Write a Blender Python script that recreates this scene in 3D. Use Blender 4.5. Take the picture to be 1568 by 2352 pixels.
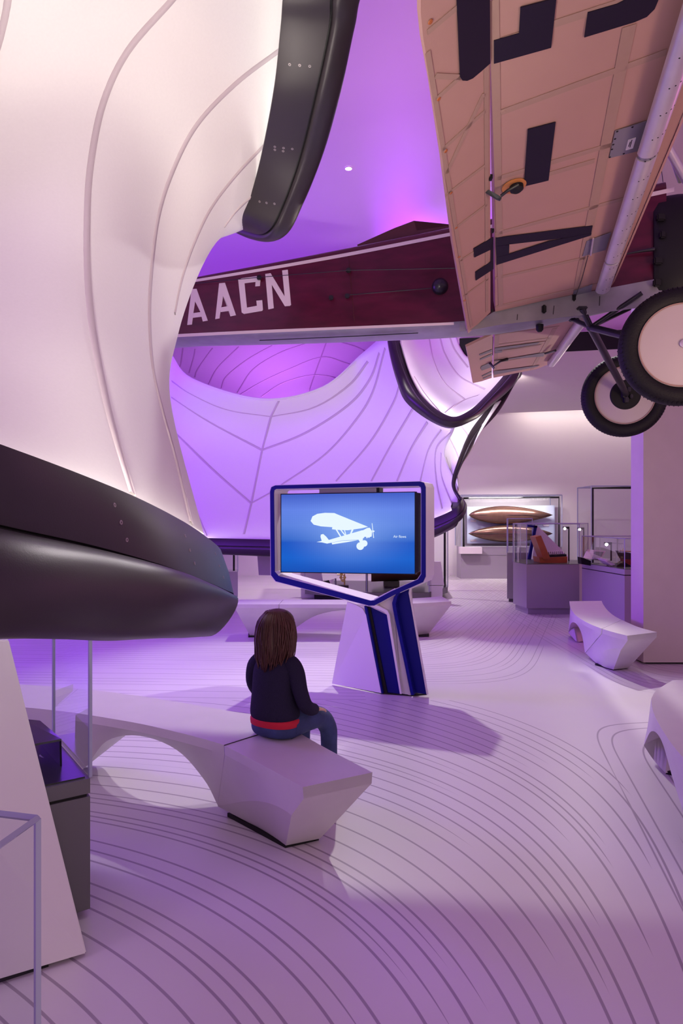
import bpy, bmesh, math, random
from mathutils import Vector, Matrix
from mathutils.bvhtree import BVHTree
random.seed(7)
for o in list(bpy.data.objects): bpy.data.objects.remove(o)
SC = bpy.context.scene
COL = SC.collection
V = Vector
# ------------------------------------------------ camera
CAMZ, F, HX, HY = 1.5, 1568.0, 784.0, 1190.0
cam = bpy.data.cameras.new('camera'); camo = bpy.data.objects.new('camera', cam); COL.objects.link(camo)
camo.location = (0, 0, CAMZ); camo.rotation_euler = (math.pi/2, 0, 0)
cam.sensor_fit = 'VERTICAL'; cam.sensor_height = 36; cam.lens = 24; cam.shift_y = 14/2352
cam.clip_start = .05; cam.clip_end = 100
SC.camera = camo
SC.view_settings.view_transform = 'Standard'; SC.view_settings.look = 'None'
SC.view_settings.gamma = 1; SC.view_settings.use_curve_mapping = False
SC.view_settings.exposure = 0.0
SC.cycles.use_denoising = True
SC.cycles.max_bounces = 7; SC.cycles.diffuse_bounces = 4; SC.cycles.glossy_bounces = 3
SC.cycles.transmission_bounces = 6; SC.cycles.transparent_max_bounces = 24
SC.cycles.sample_clamp_indirect = 4; SC.cycles.caustics_reflective = False; SC.cycles.caustics_refractive = False
# ------------------------------------------------ world: the rest of the gallery as dim violet ambience
w = bpy.data.worlds.new('gallery_ambience'); SC.world = w; w.use_nodes = True
bg = w.node_tree.nodes['Background']
bg.inputs[0].default_value = (1.08, 0.57, 1.08, 1); bg.inputs[1].default_value = .44
# ------------------------------------------------ lights
def area(name, loc, tgt, size, power, col, sy=None, spread=math.pi):
    l = bpy.data.lights.new(name, 'AREA'); l.energy = power; l.color = col; l.size = size; l.spread = spread
    if sy: l.shape = 'RECTANGLE'; l.size_y = sy
    o = bpy.data.objects.new(name, l); COL.objects.link(o); o.location = loc
    o.rotation_euler = (V(tgt)-V(loc)).to_track_quat('-Z', 'Y').to_euler(); return o
def spot(name, loc, tgt, angle, power, col, blend=.3, r=.05):
    l = bpy.data.lights.new(name, 'SPOT'); l.energy = power; l.color = col
    l.spot_size = math.radians(angle); l.spot_blend = blend; l.shadow_soft_size = r
    o = bpy.data.objects.new(name, l); COL.objects.link(o); o.location = loc
    o.rotation_euler = (V(tgt)-V(loc)).to_track_quat('-Z', 'Y').to_euler(); return o
PURPLE = (.42, .10, 1.0); WARM = (1.0, .86, .78); PINK = (1.0, .72, .86)
area('violet_ceiling_wash', (-7.5, 9, 3.6), (-1, 12.5, 6.3), 3.0, 128, (0.25, 0.00, 1.00), 4, spread=1.9)
area('violet_cove_wash', (.9, 14.5, 2.9), (.3, 12, 6), 1.0, 250, (0.48, 0.06, 1.00), 1.0, spread=1.5)
area('violet_pod_fill', (-1.1, 12.9, 3.60), (-1.1, 16.0, 4.7), 1.6, 120, (0.62, 0.18, 1.00), .2, spread=1.5)  # added lamp hidden behind the pod lip, tints the inner cloth violet
area('violet_floor_wash', (-7.5, 7.5, 3.0), (0, 5.5, 0), 2.0, 300, (0.22, 0.03, 1.00), 3)
area('violet_cross_wash', (-6.6, 6.4, 2.0), (3.0, 7.6, .6), 1.0, 28, (0.23, 0.03, 1.00), 1.0, spread=.9)
area('violet_side_wash', (-5.5, -1.5, 4.2), (.8, 4.0, .5), 1.5, 69, (0.68, 0.44, 1.00), 1.5)
area('warm_front_fill', (2.6, -2.6, 1.3), (-.3, 3.5, 2.6), 2.6, 50, (1.00, .95, 0.55), 1.8)  # unseen front fill added behind the camera, not an exhibit
area('right_gallery_light', (7.5, 8.5, 3.2), (1.5, 8.5, 1.6), 2.0, 52, (1.00, 0.18, 0.65), 1.5)
area('wall_case_fill', (4.15, 16.85, 1.98), (4.15, 17.6, 1.2), 2.0, 58, (1.00, 0.93, 0.87), .12)  # unseen lamp added inside the wall case to brighten the board
spot('white_ceiling_spot', (.09, 8.78, 5.93), (.0, 6.2, 0), 58, 860, (1.00, 0.97, 0.86), .6, .06)
spot('pink_ceiling_spot', (2.3, 8.2, 5.8), (.6, 4.0, 0), 62, 640, (1.00, .94, 0.94), .5, .06)
area('wing_fill_light', (3.6, .6, .9), (1.6, 4.6, 3.1), 1.2, 18, (1.00, 0.67, 0.50), .8, spread=1.3)
spot('white_rear_spot', (4.2, 12.0, 4.05), (2.4, 8.2, 0), 80, 70, (1.00, 0.92, 0.83), .5, .05)
spot('far_wing_fill', (5.8, 10.0, 1.0), (1.9, 7.2, 3.1), 40, 480, (1.0, .88, .74), .5, .04)  # added out of view to warm the far wing's underside
spot('wall_fill_spot', (3.2, 12.6, 4.12), (4.6, 17.8, 1.7), 95, 210, (1.0, .88, .80), .9, .04)  # extra spot added to brighten the back wall
spot('white_gallery_spot', (.4, 13.8, 4.05), (.8, 14.6, 0), 120, 601, (1.00, 0.91, 0.86), .6, .1)
# ------------------------------------------------ pixel helpers (only used to find real positions)
def Q(px, py, d): return V(((px-HX)*d/F, d, CAMZ-(py-HY)*d/F))
def P(px, py, z=0):
    d = (CAMZ-z)*F/(py-HY); return V(((px-HX)*d/F, d, z))
CAM = V((0, 0, CAMZ))
def ray(px, py): return V(((px-HX)/F, 1, -(py-HY)/F))
def hitplane(px, py, p0, n):
    r = ray(px, py); return CAM + r*((p0-CAM).dot(n)/r.dot(n))
# ------------------------------------------------ materials
def mat(name, col, rough=.5, metal=0, spec=.5, noise=0, nscale=20, bump=0, bscale=60, coat=0, stretch=None):
    m = bpy.data.materials.new(name); m.use_nodes = True; nt = m.node_tree; b = nt.nodes['Principled BSDF']
    b.inputs['Base Color'].default_value = (*col, 1); b.inputs['Roughness'].default_value = rough
    b.inputs['Metallic'].default_value = metal; b.inputs['Specular IOR Level'].default_value = spec
    b.inputs['Coat Weight'].default_value = coat
    tc = nt.nodes.new('ShaderNodeTexCoord'); mp = nt.nodes.new('ShaderNodeMapping')
    nt.links.new(tc.outputs['Object'], mp.inputs[0])
    if stretch: mp.inputs['Scale'].default_value = stretch
    if noise:
        n = nt.nodes.new('ShaderNodeTexNoise'); n.inputs['Scale'].default_value = nscale; n.inputs['Detail'].default_value = 6
        r = nt.nodes.new('ShaderNodeMix'); r.data_type = 'RGBA'
        a = [max(0, c*(1-noise)) for c in col]; c2 = [min(1, c*(1+noise)) for c in col]
        r.inputs[6].default_value = (*a, 1); r.inputs[7].default_value = (*c2, 1)
        nt.links.new(mp.outputs[0], n.inputs['Vector']); nt.links.new(n.outputs['Fac'], r.inputs[0]); nt.links.new(r.outputs[2], b.inputs['Base Color'])
    if bump:
        n = nt.nodes.new('ShaderNodeTexNoise'); n.inputs['Scale'].default_value = bscale; n.inputs['Detail'].default_value = 4
        bp = nt.nodes.new('ShaderNodeBump'); bp.inputs['Strength'].default_value = bump; bp.inputs['Distance'].default_value = .01
        nt.links.new(mp.outputs[0], n.inputs['Vector']); nt.links.new(n.outputs['Fac'], bp.inputs['Height']); nt.links.new(bp.outputs[0], b.inputs['Normal'])
    return m
def emit(name, col, s):
    m = bpy.data.materials.new(name); m.use_nodes = True; nt = m.node_tree; b = nt.nodes['Principled BSDF']
    b.inputs['Base Color'].default_value = (.02, .02, .02, 1); b.inputs['Emission Color'].default_value = (*col, 1); b.inputs['Emission Strength'].default_value = s
    return m
M = dict(
 fabric=mat('stretched_fabric', (.80, .77, .76), .75, spec=.2, noise=.03, nscale=90),
 seam=mat('fabric_seam', (.56, .48, .51), .8, spec=.2),
 rim=mat('dark_bronze_rim', (.046, .038, .044), .40, metal=.5, spec=.5, bump=.03, bscale=300),
 groove=mat('black_groove', (.006, .005, .006), .6),
 screwm=mat('screw_head', (.30, .26, .27), .4, .6),
 wall=mat('wall_paint', (.66, .60, .62), .8, noise=.02, nscale=4),
 ceiling=mat('violet_lit_ceiling', (.64, .38, .72), .85),  # white ceiling; the violet light is partly put into its colour
 black=mat('black_paint', (.008, .007, .009), .55, spec=.25),
 concrete=mat('plaster_column', (.55, .47, .45), .75, noise=.07, nscale=5, bump=.05, bscale=30),
 bench=mat('cast_concrete_bench', (.60, .56, .58), .42, noise=.05, nscale=9, bump=.03, bscale=80),
 white=mat('white_lacquer', (.72, .68, .72), .3, spec=.5),
 navy=mat('navy_lacquer', (.008, .008, .17), .4, spec=.12),
 greyc=mat('grey_cabinet', (.31, .28, .32), .4),
 greyd=mat('dark_grey_cabinet', (.115, .105, .12), .4),
 charcoal=mat('charcoal_top', (.03, .028, .033), .3),
 wood=mat('varnished_plywood', (.070, .004, .022), .34, noise=.65, nscale=5, spec=.3, coat=.08, stretch=(1, 1, 3)),
 woodd=mat('varnished_wood_edge', (.075, .014, .014), .25, noise=.3, nscale=9),
 stripe=mat('cream_paint', (.66, .56, .60), .5),
 alu=mat('painted_aluminium', (.27, .26, .29), .38, metal=.45, noise=.4, nscale=6, bump=.05, bscale=12),
 canvas=mat('doped_canvas', (.40, .225, .19), .6, noise=.05, nscale=5, bump=.05, bscale=200),
 tape=mat('canvas_tape', (.34, .21, .17), .7, noise=.05, nscale=30),
 ink=mat('dark_blue_paint', (.012, .007, .020), .6, spec=.2),
 silver=mat('silver_slat', (.60, .53, .60), .33, metal=.55, noise=.1, nscale=12),
 rubber=mat('tyre_rubber', (.007, .006, .008), .6, spec=.25, bump=.25, bscale=90),
 disc=mat('cream_wheel_disc', (.50, .43, .42), .45, noise=.03, nscale=6),
 steel=mat('black_steel_tube', (.013, .012, .018), .3),
 plate=mat('grey_plate', (.23, .21, .27), .4, metal=.4, noise=.08),
 label=mat('paper_label', (.75, .68, .70), .7),
 orange=mat('orange_card', (.50, .19, .05), .5),
 bronze=mat('bronze_shell', (.17, .09, .07), .24, metal=.7, noise=.5, nscale=18),
 board=mat('pale_blue_board', (.58, .64, .80), .5),
 oak=mat('orange_wood', (.36, .10, .025), .4, noise=.3, nscale=12),
 brass=mat('brass', (.55, .38, .15), .3, metal=.8),
 hullred=mat('hull_red', (.20, .03, .015), .4), hullblk=mat('hull_black', (.02, .015, .015), .4, noise=.3, nscale=30),
 skin=mat('skin', (.60, .38, .30), .5), hair=mat('auburn_hair', (.060, .017, .012), .55, noise=.5, nscale=30, stretch=(1, 1, .12)),
 knit=mat('navy_knit', (.020, .016, .040), .9, spec=.15, noise=.3, nscale=220, bump=.3, bscale=260),
 red=mat('red_shirt', (.50, .006, .03), .8), denim=mat('blue_denim', (.030, .045, .14), .8, noise=.6, nscale=14, bump=.25, bscale=40),
 glow=emit('lamp_glow', (1, .95, .9), 14), led=emit('warm_led_strip', (1, .92, .80), 14),
 screenwhite=emit('screen_white', (.78, .92, 1), 1.0), screenhalo=emit('screen_pale_blue', (.30, .46, .95), .75),
)
g = bpy.data.materials.new('clear_glass'); g.use_nodes = True; nt = g.node_tree; nt.nodes.clear()
o_ = nt.nodes.new('ShaderNodeOutputMaterial'); mx = nt.nodes.new('ShaderNodeMixShader'); tr = nt.nodes.new('ShaderNodeBsdfTransparent'); gl = nt.nodes.new('ShaderNodeBsdfGlossy')
tr.inputs[0].default_value = (.93, .94, .96, 1); gl.inputs['Roughness'].default_value = .02; fr = nt.nodes.new('ShaderNodeFresnel'); fr.inputs[0].default_value = 1.22
ms = nt.nodes.new('ShaderNodeMath'); ms.operation = 'MULTIPLY'; ms.inputs[1].default_value = .35; nt.links.new(fr.outputs[0], ms.inputs[0]); nt.links.new(ms.outputs[0], mx.inputs[0]); nt.links.new(tr.outputs[0], mx.inputs[1]); nt.links.new(gl.outputs[0], mx.inputs[2]); nt.links.new(mx.outputs[0], o_.inputs[0])
M['glass'] = g
M['glassedge'] = mat('glass_edge', (.34, .36, .50), .15, spec=.6)
# ------------------------------------------------ object helpers
def link(name, me, m, parent=None, smooth=False, kind=None):
    o = bpy.data.objects.new(name, me); COL.objects.link(o)
    if m: me.materials.append(m)
    if parent:
        o.parent = parent; o.matrix_parent_inverse = Matrix.Translation(-parent.location)
    if smooth:
        for p in me.polygons: p.use_smooth = True
        if smooth != True: me.set_sharp_from_angle(angle=math.radians(smooth))
    if kind: o['kind'] = kind
    return o
def obj(name, bm, m, parent=None, smooth=False, kind=None, norm=True):
    if norm: bmesh.ops.recalc_face_normals(bm, faces=bm.faces)
    me = bpy.data.meshes.new(name); bm.to_mesh(me); bm.free()
    return link(name, me, m, parent, smooth, kind)
def tag(o, label, cat, group=None):
    o['label'] = label; o['category'] = cat
    if group: o['group'] = group
    return o
def thing(name, loc, label, cat, group=None):
    o = bpy.data.objects.new(name, None); COL.objects.link(o); o.location = loc; o.empty_display_size = .1
    return tag(o, label, cat, group)
def bx(bm, c, s, rz=0):
    m_ = Matrix.Translation(V(c)) @ Matrix.Rotation(rz, 4, 'Z') @ Matrix.Diagonal((s[0], s[1], s[2], 1))
    return bmesh.ops.create_cube(bm, size=1, matrix=m_)['verts']
def box(name, c, s, m, parent=None, rz=0, bev=0, kind=None):
    bm = bmesh.new(); bx(bm, c, s, rz)
    if bev: bmesh.ops.bevel(bm, geom=bm.edges[:], offset=bev, segments=2, affect='EDGES')
    return obj(name, bm, m, parent, kind=kind)
def prism(bm, pts, ext):
    """solid from a planar outline and an extrusion vector"""
    ext = V(ext); a = [bm.verts.new(p) for p in pts]; b = [bm.verts.new(V(p)+ext) for p in pts]; n = len(pts)
    bm.faces.new(a); bm.faces.new(b[::-1])
    for i in range(n): bm.faces.new((a[i], b[i], b[(i+1) % n], a[(i+1) % n]))
def slab(name, pts, ext, m, parent=None, bev=0, kind=None):
    bm = bmesh.new(); prism(bm, pts, ext)
    bmesh.ops.triangulate(bm, faces=[f for f in bm.faces if len(f.verts) > 4])
    if bev: bmesh.ops.bevel(bm, geom=[e for e in bm.edges if len(e.link_faces) == 2 and e.calc_face_angle(0) > .5], offset=bev, segments=2, affect='EDGES')
    return obj(name, bm, m, parent, kind=kind)
def cr(pts, n):
    """Catmull-Rom through points, n steps per span"""
    pts = [V(p) for p in pts]; out = []
    e = [pts[0]*2-pts[1]]+pts+[pts[-1]*2-pts[-2]]
    for i in range(1, len(e)-2):
        for k in range(n):
            t = k/n; a, b, c, d = e[i-1:i+3]
            out.append(.5*((2*b)+(c-a)*t+(2*a-5*b+4*c-d)*t*t+(3*b-a-3*c+d)*t**3))
    out.append(pts[-1]); return out
def tube(bm, pts, r, n=10, cap=True):
    pts = [V(p) for p in pts]; rs = r if isinstance(r, (list, tuple)) else [r]*len(pts)
    up = V((0, 0, 1)); rings = []
    for i, p in enumerate(pts):
        t = (pts[min(i+1, len(pts)-1)]-pts[max(i-1, 0)]).normalized()
        if i == 0:
            if abs(t.dot(up)) > .95: up = V((1, 0, 0))
            s = t.cross(up).normalized()
        else: s = (s - t*s.dot(t)).normalized()
        u = s.cross(t)
        rings.append([bm.verts.new(p+(s*math.cos(a)+u*math.sin(a))*rs[i]) for a in [2*math.pi*k/n for k in range(n)]])
    for a, b in zip(rings, rings[1:]):
        for k in range(n): bm.faces.new((a[k], a[(k+1) % n], b[(k+1) % n], b[k]))
    if cap: bm.faces.new(rings[0][::-1]); bm.faces.new(rings[-1])
def rod(name, pts, r, m, parent=None, n=10):
    bm = bmesh.new(); tube(bm, pts, r, n); return obj(name, bm, m, parent, smooth=40)
def lathe(bm, o, ax, prof, n=48):
    """prof: list of (along, radius)"""
    o = V(o); ax = V(ax).normalized(); s = ax.cross(V((0, 0, 1)) if abs(ax.z) < .9 else V((1, 0, 0))).normalized(); u = s.cross(ax)
    rings = []
    for a, r in prof:
        rings.append([bm.verts.new(o+ax*a+(s*math.cos(t)+u*math.sin(t))*max(r, 1e-4)) for t in [2*math.pi*k/n for k in range(n)]])
    for a, b in zip(rings, rings[1:]):
        for k in range(n): bm.faces.new((a[k], a[(k+1) % n], b[(k+1) % n], b[k]))
def grid(rows, nu, nv):
    """smooth patch through a grid of points"""
    R = [cr(r, nu) for r in rows]; C = [cr([R[j][i] for j in range(len(R))], nv) for i in range(len(R[0]))]
    bm = bmesh.new(); vs = [[bm.verts.new(p) for p in c] for c in C]
    for a, b in zip(vs, vs[1:]):
        for k in range(len(a)-1): bm.faces.new((a[k], b[k], b[k+1], a[k+1]))
    return bm
def fabric(rows, parent, nu=8, nv=8, thick=.012, dk=1.0):
    bm = grid([[Q(x, y, d*dk) for x, y, d in r] for r in rows], nu, nv)
    bm.normal_update(); tree = BVHTree.FromBMesh(bm)
    o = obj('fabric_skin', bm, M['fabric'], parent, smooth=True)
    md = o.modifiers.new('thickness', 'SOLIDIFY'); md.thickness = thick; md.offset = 0
    return o, tree
def seam(tree, pts, wpx, parent, d=None):
    """a sewn seam lying on the cloth; wpx = its real width in metres"""
    if d:                                     # seams that meet at a sharp chevron
        path = []
        for a, b in zip(pts, pts[1:]): path += [V((a[0]+(b[0]-a[0])*k/10, a[1]+(b[1]-a[1])*k/10, 0)) for k in range(10)]
    else: path = cr([V((x, y, 0)) for x, y in pts], 8)
    hits = []
    for p in path:
        r = ray(p.x, p.y).normalized(); h, n, i, dd = tree.ray_cast(CAM, r)
        if h is None: continue
        if n.dot(r) > 0: n = -n
        hits.append((h, n))
    if len(hits) < 3: return
    bm = bmesh.new(); pr = None
    for k, (h, n) in enumerate(hits):
        t = (hits[min(k+1, len(hits)-1)][0]-hits[max(k-1, 0)][0])
        if t.length < 1e-5: continue
        s = t.normalized().cross(n)*(wpx/2)
        a = [bm.verts.new(h+s+n*.002), bm.verts.new(h+s*.8+n*.011), bm.verts.new(h-s*.8+n*.011), bm.verts.new(h-s+n*.002)]
        if pr:
            for q in range(3): bm.faces.new((pr[q], a[q], a[q+1], pr[q+1]))
        pr = a
    obj('seam', bm, M['seam'], parent, smooth=True)
def rim(name, st, parent, back=.14, bulge=.4, m='rim', screws=None, strip=None, flip=False, nn=8):
    """rim moulding; station = (E, G, O): fabric edge, groove, outer edge, each a point"""
    Es = cr([s[0] for s in st], nn); Gs = cr([s[1] for s in st], nn); Os = cr([s[2] for s in st], nn)
    bp = bmesh.new(); bt = bmesh.new(); bg_ = bmesh.new(); rp = rt = rg = None; secs = []
    last = None
    bulge0 = bulge
    for i in range(len(Es)):
        if callable(bulge0): bulge = bulge0(i/(len(Es)-1))
        E, G, O = Es[i], Gs[i], Os[i]
        t = (Gs[min(i+1, len(Gs)-1)]-Gs[max(i-1, 0)]).normalized()
        n = t.cross(O-E).normalized()
        if last is None:
            if n.dot(G-CAM) < 0: n = -n
            if flip: n = -n
        elif n.dot(last) < 0: n = -n
        last = n
        gap = (G-E).normalized()*min(.008, .06*(G-E).length)
        w_ = (O-G).length
        q_ = (G-E)*.62
        top = [E+n*(back+.02)+q_*.5, E+n*(back+.02)+q_, E+n*.014+q_, E+n*.012, E, E+(G-E)*.03-n*.001, E+(G-E)*.5-n*.006, G-gap*.6, G-gap*.6+n*.02]
        arc = []
        for k in range(13):
            a = math.pi*k/12; c = .5-.5*math.cos(a)
            arc.append(G+gap*.6+(O-G)*c - n*math.sin(a)**.8*w_*bulge)
        arc = [G+gap*.6+n*.02]+arc+[O+n*back*.7, G+n*(back+.02), E+(G-E)*.7+n*(back+.02)]
        grv = [G-gap*2+n*.015, G+gap*2+n*.015]
        a1 = [bp.verts.new(p) for p in top]; a2 = [bt.verts.new(p) for p in arc]; a3 = [bg_.verts.new(p) for p in grv]
        if rp:
            for q in range(len(a1)-1): bp.faces.new((rp[q], a1[q], a1[q+1], rp[q+1]))
            for q in range(len(a2)-1): bt.faces.new((rt[q], a2[q], a2[q+1], rt[q+1]))
            bg_.faces.new((rg[0], a3[0], a3[1], rg[1]))
        rp, rt, rg = a1, a2, a3; secs.append((E, G, O, n))
    obj('rim_panel', bp, M[m], parent, smooth=50); obj('rim_tube', bt, M[m], parent, smooth=60); obj('rim_groove', bg_, M['groove'], parent)
    return secs
def ledstrip(secs, parent, off, back, power, w=.02, i0=0, i1=None):
    """real LED tape in the gap behind the rim, lighting the cloth"""
    bm = bmesh.new(); pr = None
    for E, G, O, n in secs[i0:i1]:
        d = (G-E); p = E+d*.56
        a = [bm.verts.new(p+n*.03), bm.verts.new(p+n*back)]
        if pr: bm.faces.new((pr[0], a[0], a[1], pr[1]))
        pr = a
    return obj('led_strip', bm, power, parent, norm=False)
# ------------------------------------------------ floor with inlaid flow lines
def floor_material():
    m = bpy.data.materials.new('cast_floor_with_flow_lines'); m.use_nodes = True; nt = m.node_tree; b = nt.nodes['Principled BSDF']
    b.inputs['Roughness'].default_value = .36; b.inputs['Specular IOR Level'].default_value = .45
    L = nt.links
    def mt(op, a, c=None, d=None):
        n = nt.nodes.new('ShaderNodeMath'); n.operation = op
        for i, v in enumerate((a, c, d)):
            if v is None: continue
            if isinstance(v, (int, float)): n.inputs[i].default_value = v
            else: L.new(v, n.inputs[i])
        return n.outputs[0]
    g_ = nt.nodes.new('ShaderNodeNewGeometry'); sp = nt.nodes.new('ShaderNodeSeparateXYZ'); L.new(g_.outputs['Position'], sp.inputs[0])
    X, Y = sp.outputs[0], sp.outputs[1]
    def lin(a, b_, c): return mt('ADD', mt('MULTIPLY_ADD', X, a, c), mt('MULTIPLY', Y, b_))
    def smax(f, h, k): return mt('SMOOTH_MAX', f, h, k)
    def lines(f, limit, sp_, along, wd, seed):
        u = mt('DIVIDE', mt('SUBTRACT', limit, f), sp_)
        idx = mt('FLOOR', u); fr_ = mt('ABSOLUTE', mt('SUBTRACT', mt('FRACT', u), .5))
        n = nt.nodes.new('ShaderNodeTexNoise'); n.noise_dimensions = '2D'; n.inputs['Scale'].default_value = 1; n.inputs['Detail'].default_value = 0
        cv = nt.nodes.new('ShaderNodeCombineXYZ'); L.new(mt('MULTIPLY', idx, 7.31), cv.inputs[0]); L.new(mt('MULTIPLY_ADD', along, .55, seed), cv.inputs[1]); L.new(cv.outputs[0], n.inputs['Vector'])
        odd = mt('PINGPONG', idx, 1)
        keep = mt('ADD', mt('MULTIPLY', mt('SUBTRACT', n.outputs['Fac'], .40), 9), mt('MULTIPLY', odd, 2.2))
        keep = mt('MINIMUM', mt('MAXIMUM', keep, 0), 1)
        wid = mt('MULTIPLY', keep, wd)
        line = mt('MINIMUM', mt('MAXIMUM', mt('MULTIPLY', mt('SUBTRACT', wid, fr_), 18), 0), 1)
        return mt('MULTIPLY', line, mt('GREATER_THAN', u, 0))
    # main family: smooth field with lines that die out where they would crowd
    C_ = (.49605, -.72376, .00794, .02416, .19108, -.03711, -.00115, -.00528, -.01673, .00543)
    u, v = X, mt('SUBTRACT', Y, 2.02)
    def poly_(terms):
        tot_ = None
        for c, i, j in terms:
            if c == 0: continue
            t_ = c
            for _ in range(i): t_ = mt('MULTIPLY', t_, u)
            for _ in range(j): t_ = mt('MULTIPLY', t_, v)
            tot_ = t_ if tot_ is None else mt('ADD', tot_, t_)
        return tot_
    EX = [(0, 1), (1, 1), (0, 2), (2, 1), (1, 2), (0, 3), (3, 1), (2, 2), (1, 3), (0, 4)]
    P_ = [(1.0, 1, 0)]+[(c, i, j) for c, (i, j) in zip(C_, EX)]
    fld = poly_(P_)
    fx_ = poly_([(c*i, i-1, j) for c, i, j in P_ if i]); fy_ = poly_([(c*j, i, j-1) for c, i, j in P_ if j])
    grad = mt('SQRT', mt('ADD', mt('MULTIPLY', fx_, fx_), mt('MULTIPLY', fy_, fy_)))
    q_ = mt('DIVIDE', mt('ADD', fld, 8.0), .1375/8)
    id_ = mt('ROUND', q_); dist = mt('DIVIDE', mt('MULTIPLY', mt('ABSOLUTE', mt('SUBTRACT', q_, id_)), .1375/8), grad)   # metres from the line
    nz = nt.nodes.new('ShaderNodeTexWhiteNoise'); nz.noise_dimensions = '1D'; L.new(id_, nz.inputs['W'])
    gj = mt('MULTIPLY', grad, mt('MULTIPLY_ADD', nz.outputs['Value'], .9, .60))
    m2 = mt('LESS_THAN', mt('MODULO', mt('ADD', id_, .25), 2), .5); m4 = mt('LESS_THAN', mt('MODULO', mt('ADD', id_, .25), 4), .5); m8 = mt('LESS_THAN', mt('MODULO', mt('ADD', id_, .25), 8), .5)
    thr = mt('ADD', mt('ADD', .33, mt('MULTIPLY', m2, .30)), mt('ADD', mt('MULTIPLY', m4, .50), mt('MULTIPLY', m8, 9)))
    vis = mt('MINIMUM', mt('MAXIMUM', mt('MULTIPLY', mt('DIVIDE', mt('SUBTRACT', thr, gj), thr), 5), 0), 1)
    wd_ = mt('MULTIPLY', vis, .0062)
    f1 = mt('MINIMUM', mt('MAXIMUM', mt('DIVIDE', mt('SUBTRACT', wd_, dist), .0015), 0), 1)
    f1 = mt('MULTIPLY', mt('MULTIPLY', f1, mt('LESS_THAN', fld, 1.165)), mt('LESS_THAN', Y, 5.62))
    f5 = mt('MULTIPLY', mt('MULTIPLY', lines(lin(.03, .62, 0), 30, .066, lin(1, 0, 0), .075, 9), mt('LESS_THAN', X, .2)), mt('GREATER_THAN', Y, 5.62))
    s2 = smax(mt('MULTIPLY', Y, -.6), lin(.8, -.3, -3.2), .8)
    f2 = lines(s2, -3.68, .052, lin(1, .4, 0), .08, 17)
    s3 = smax(lin(-.9, 0, -1.5), lin(-.1, -.6, 0), .5)
    f3 = lines(s3, -3.72, .058, lin(.6, -1, 0), .08, 31)
    s4 = smax(lin(-.95, .2, 3.5), lin(-.1, .6, 0), .35)
    f4 = lines(s4, 2.82, .075, Y, .085, 44)
    f2 = mt('MULTIPLY', f2, mt('GREATER_THAN', X, .2))
    tot = mt('MAXIMUM', mt('MAXIMUM', mt('MAXIMUM', f1, f5), f2), mt('MAXIMUM', f3, f4))
    base = nt.nodes.new('ShaderNodeTexNoise'); base.inputs['Scale'].default_value = 1.3; base.inputs['Detail'].default_value = 5
    L.new(g_.outputs['Position'], base.inputs['Vector'])
    c0 = nt.nodes.new('ShaderNodeMix'); c0.data_type = 'RGBA'; c0.inputs[6].default_value = (.62, .58, .60, 1); c0.inputs[7].default_value = (.68, .64, .66, 1)
    L.new(base.outputs['Fac'], c0.inputs[0])
    c1 = nt.nodes.new('ShaderNodeMix'); c1.data_type = 'RGBA'; c1.inputs[7].default_value = (.33, .28, .33, 1)
    L.new(tot, c1.inputs[0]); L.new(c0.outputs[2], c1.inputs[6]); L.new(c1.outputs[2], b.inputs['Base Color'])
    return m
M['floor'] = floor_material()
box('floor', (0, 8, -.05), (22, 24, .1), M['floor'], kind='structure')
box('wall_back', (0, 17.95, 3.4), (22, .3, 6.8), M['wall'], kind='structure')
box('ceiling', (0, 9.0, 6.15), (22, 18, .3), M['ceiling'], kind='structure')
# lowered ceiling on the right with the wall-washing slot behind it
bm = bmesh.new(); prism(bm, [(1.95, 11.3, 4.19), (3.54, 10.98, 4.19), (10, 9.6, 4.19), (10, 16.0, 4.19), (6, 17.0, 4.19), (4.1, 17.5, 4.19), (1.95, 17.75, 4.19)], (0, 0, .22)); obj('trim_1', bm, M['wall'], kind='structure')
bm = bmesh.new(); prism(bm, [(1.95, 11.28, 4.17), (3.54, 10.95, 4.17), (10, 9.57, 4.17), (10, 9.59, 4.17), (3.54, 10.97, 4.17), (1.95, 11.30, 4.17)], (0, 0, .30)); obj('trim_2', bm, M['black'], kind='structure')
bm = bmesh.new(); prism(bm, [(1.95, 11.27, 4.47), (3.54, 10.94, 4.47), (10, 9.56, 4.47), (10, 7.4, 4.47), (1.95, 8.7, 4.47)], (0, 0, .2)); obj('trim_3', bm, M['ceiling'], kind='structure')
# the long lamp in that slot
o = box('wall_wash_lamp', (6.0, 17.35, 4.40), (7.9, .10, .05), M['led']); tag(o, 'long warm strip lamp above the back wall behind the lowered ceiling', 'lamp')
# column
bm = bmesh.new(); prism(bm, [(3.094, 7.0, 0.02), (6.3, 7.0, .02), (6.3, 7.3, .02), (3.094, 7.3, .02)], (0, 0, 5.98)); obj('wall_right', bm, M['concrete'], kind='structure')
box('baseboard_right', (4.7, 7.17, .02), (3.1, .26, .06), M['black'], kind='structure')
def downlight(p, r, label):
    t = thing('ceiling_downlight', p, label, 'lamp', 'small round lamps in the ceiling')
    bm = bmesh.new(); lathe(bm, V(p)-V((0, 0, .004)), (0, 0, 1), [(0, 0), (0, r)], 24); obj('lamp_lens', bm, M['glow'], t)
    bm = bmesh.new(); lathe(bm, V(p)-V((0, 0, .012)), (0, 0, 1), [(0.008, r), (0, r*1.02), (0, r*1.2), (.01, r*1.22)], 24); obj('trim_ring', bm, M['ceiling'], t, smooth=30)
downlight(Q(800, 386, 8.775) , .042, 'small round white lamp in the violet-lit ceiling between the dark rim and the wing')
downlight(V((1.975, 10.25, 4.465)), .035, 'tiny round lamp in the lowered ceiling beside the far wing tip')
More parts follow.
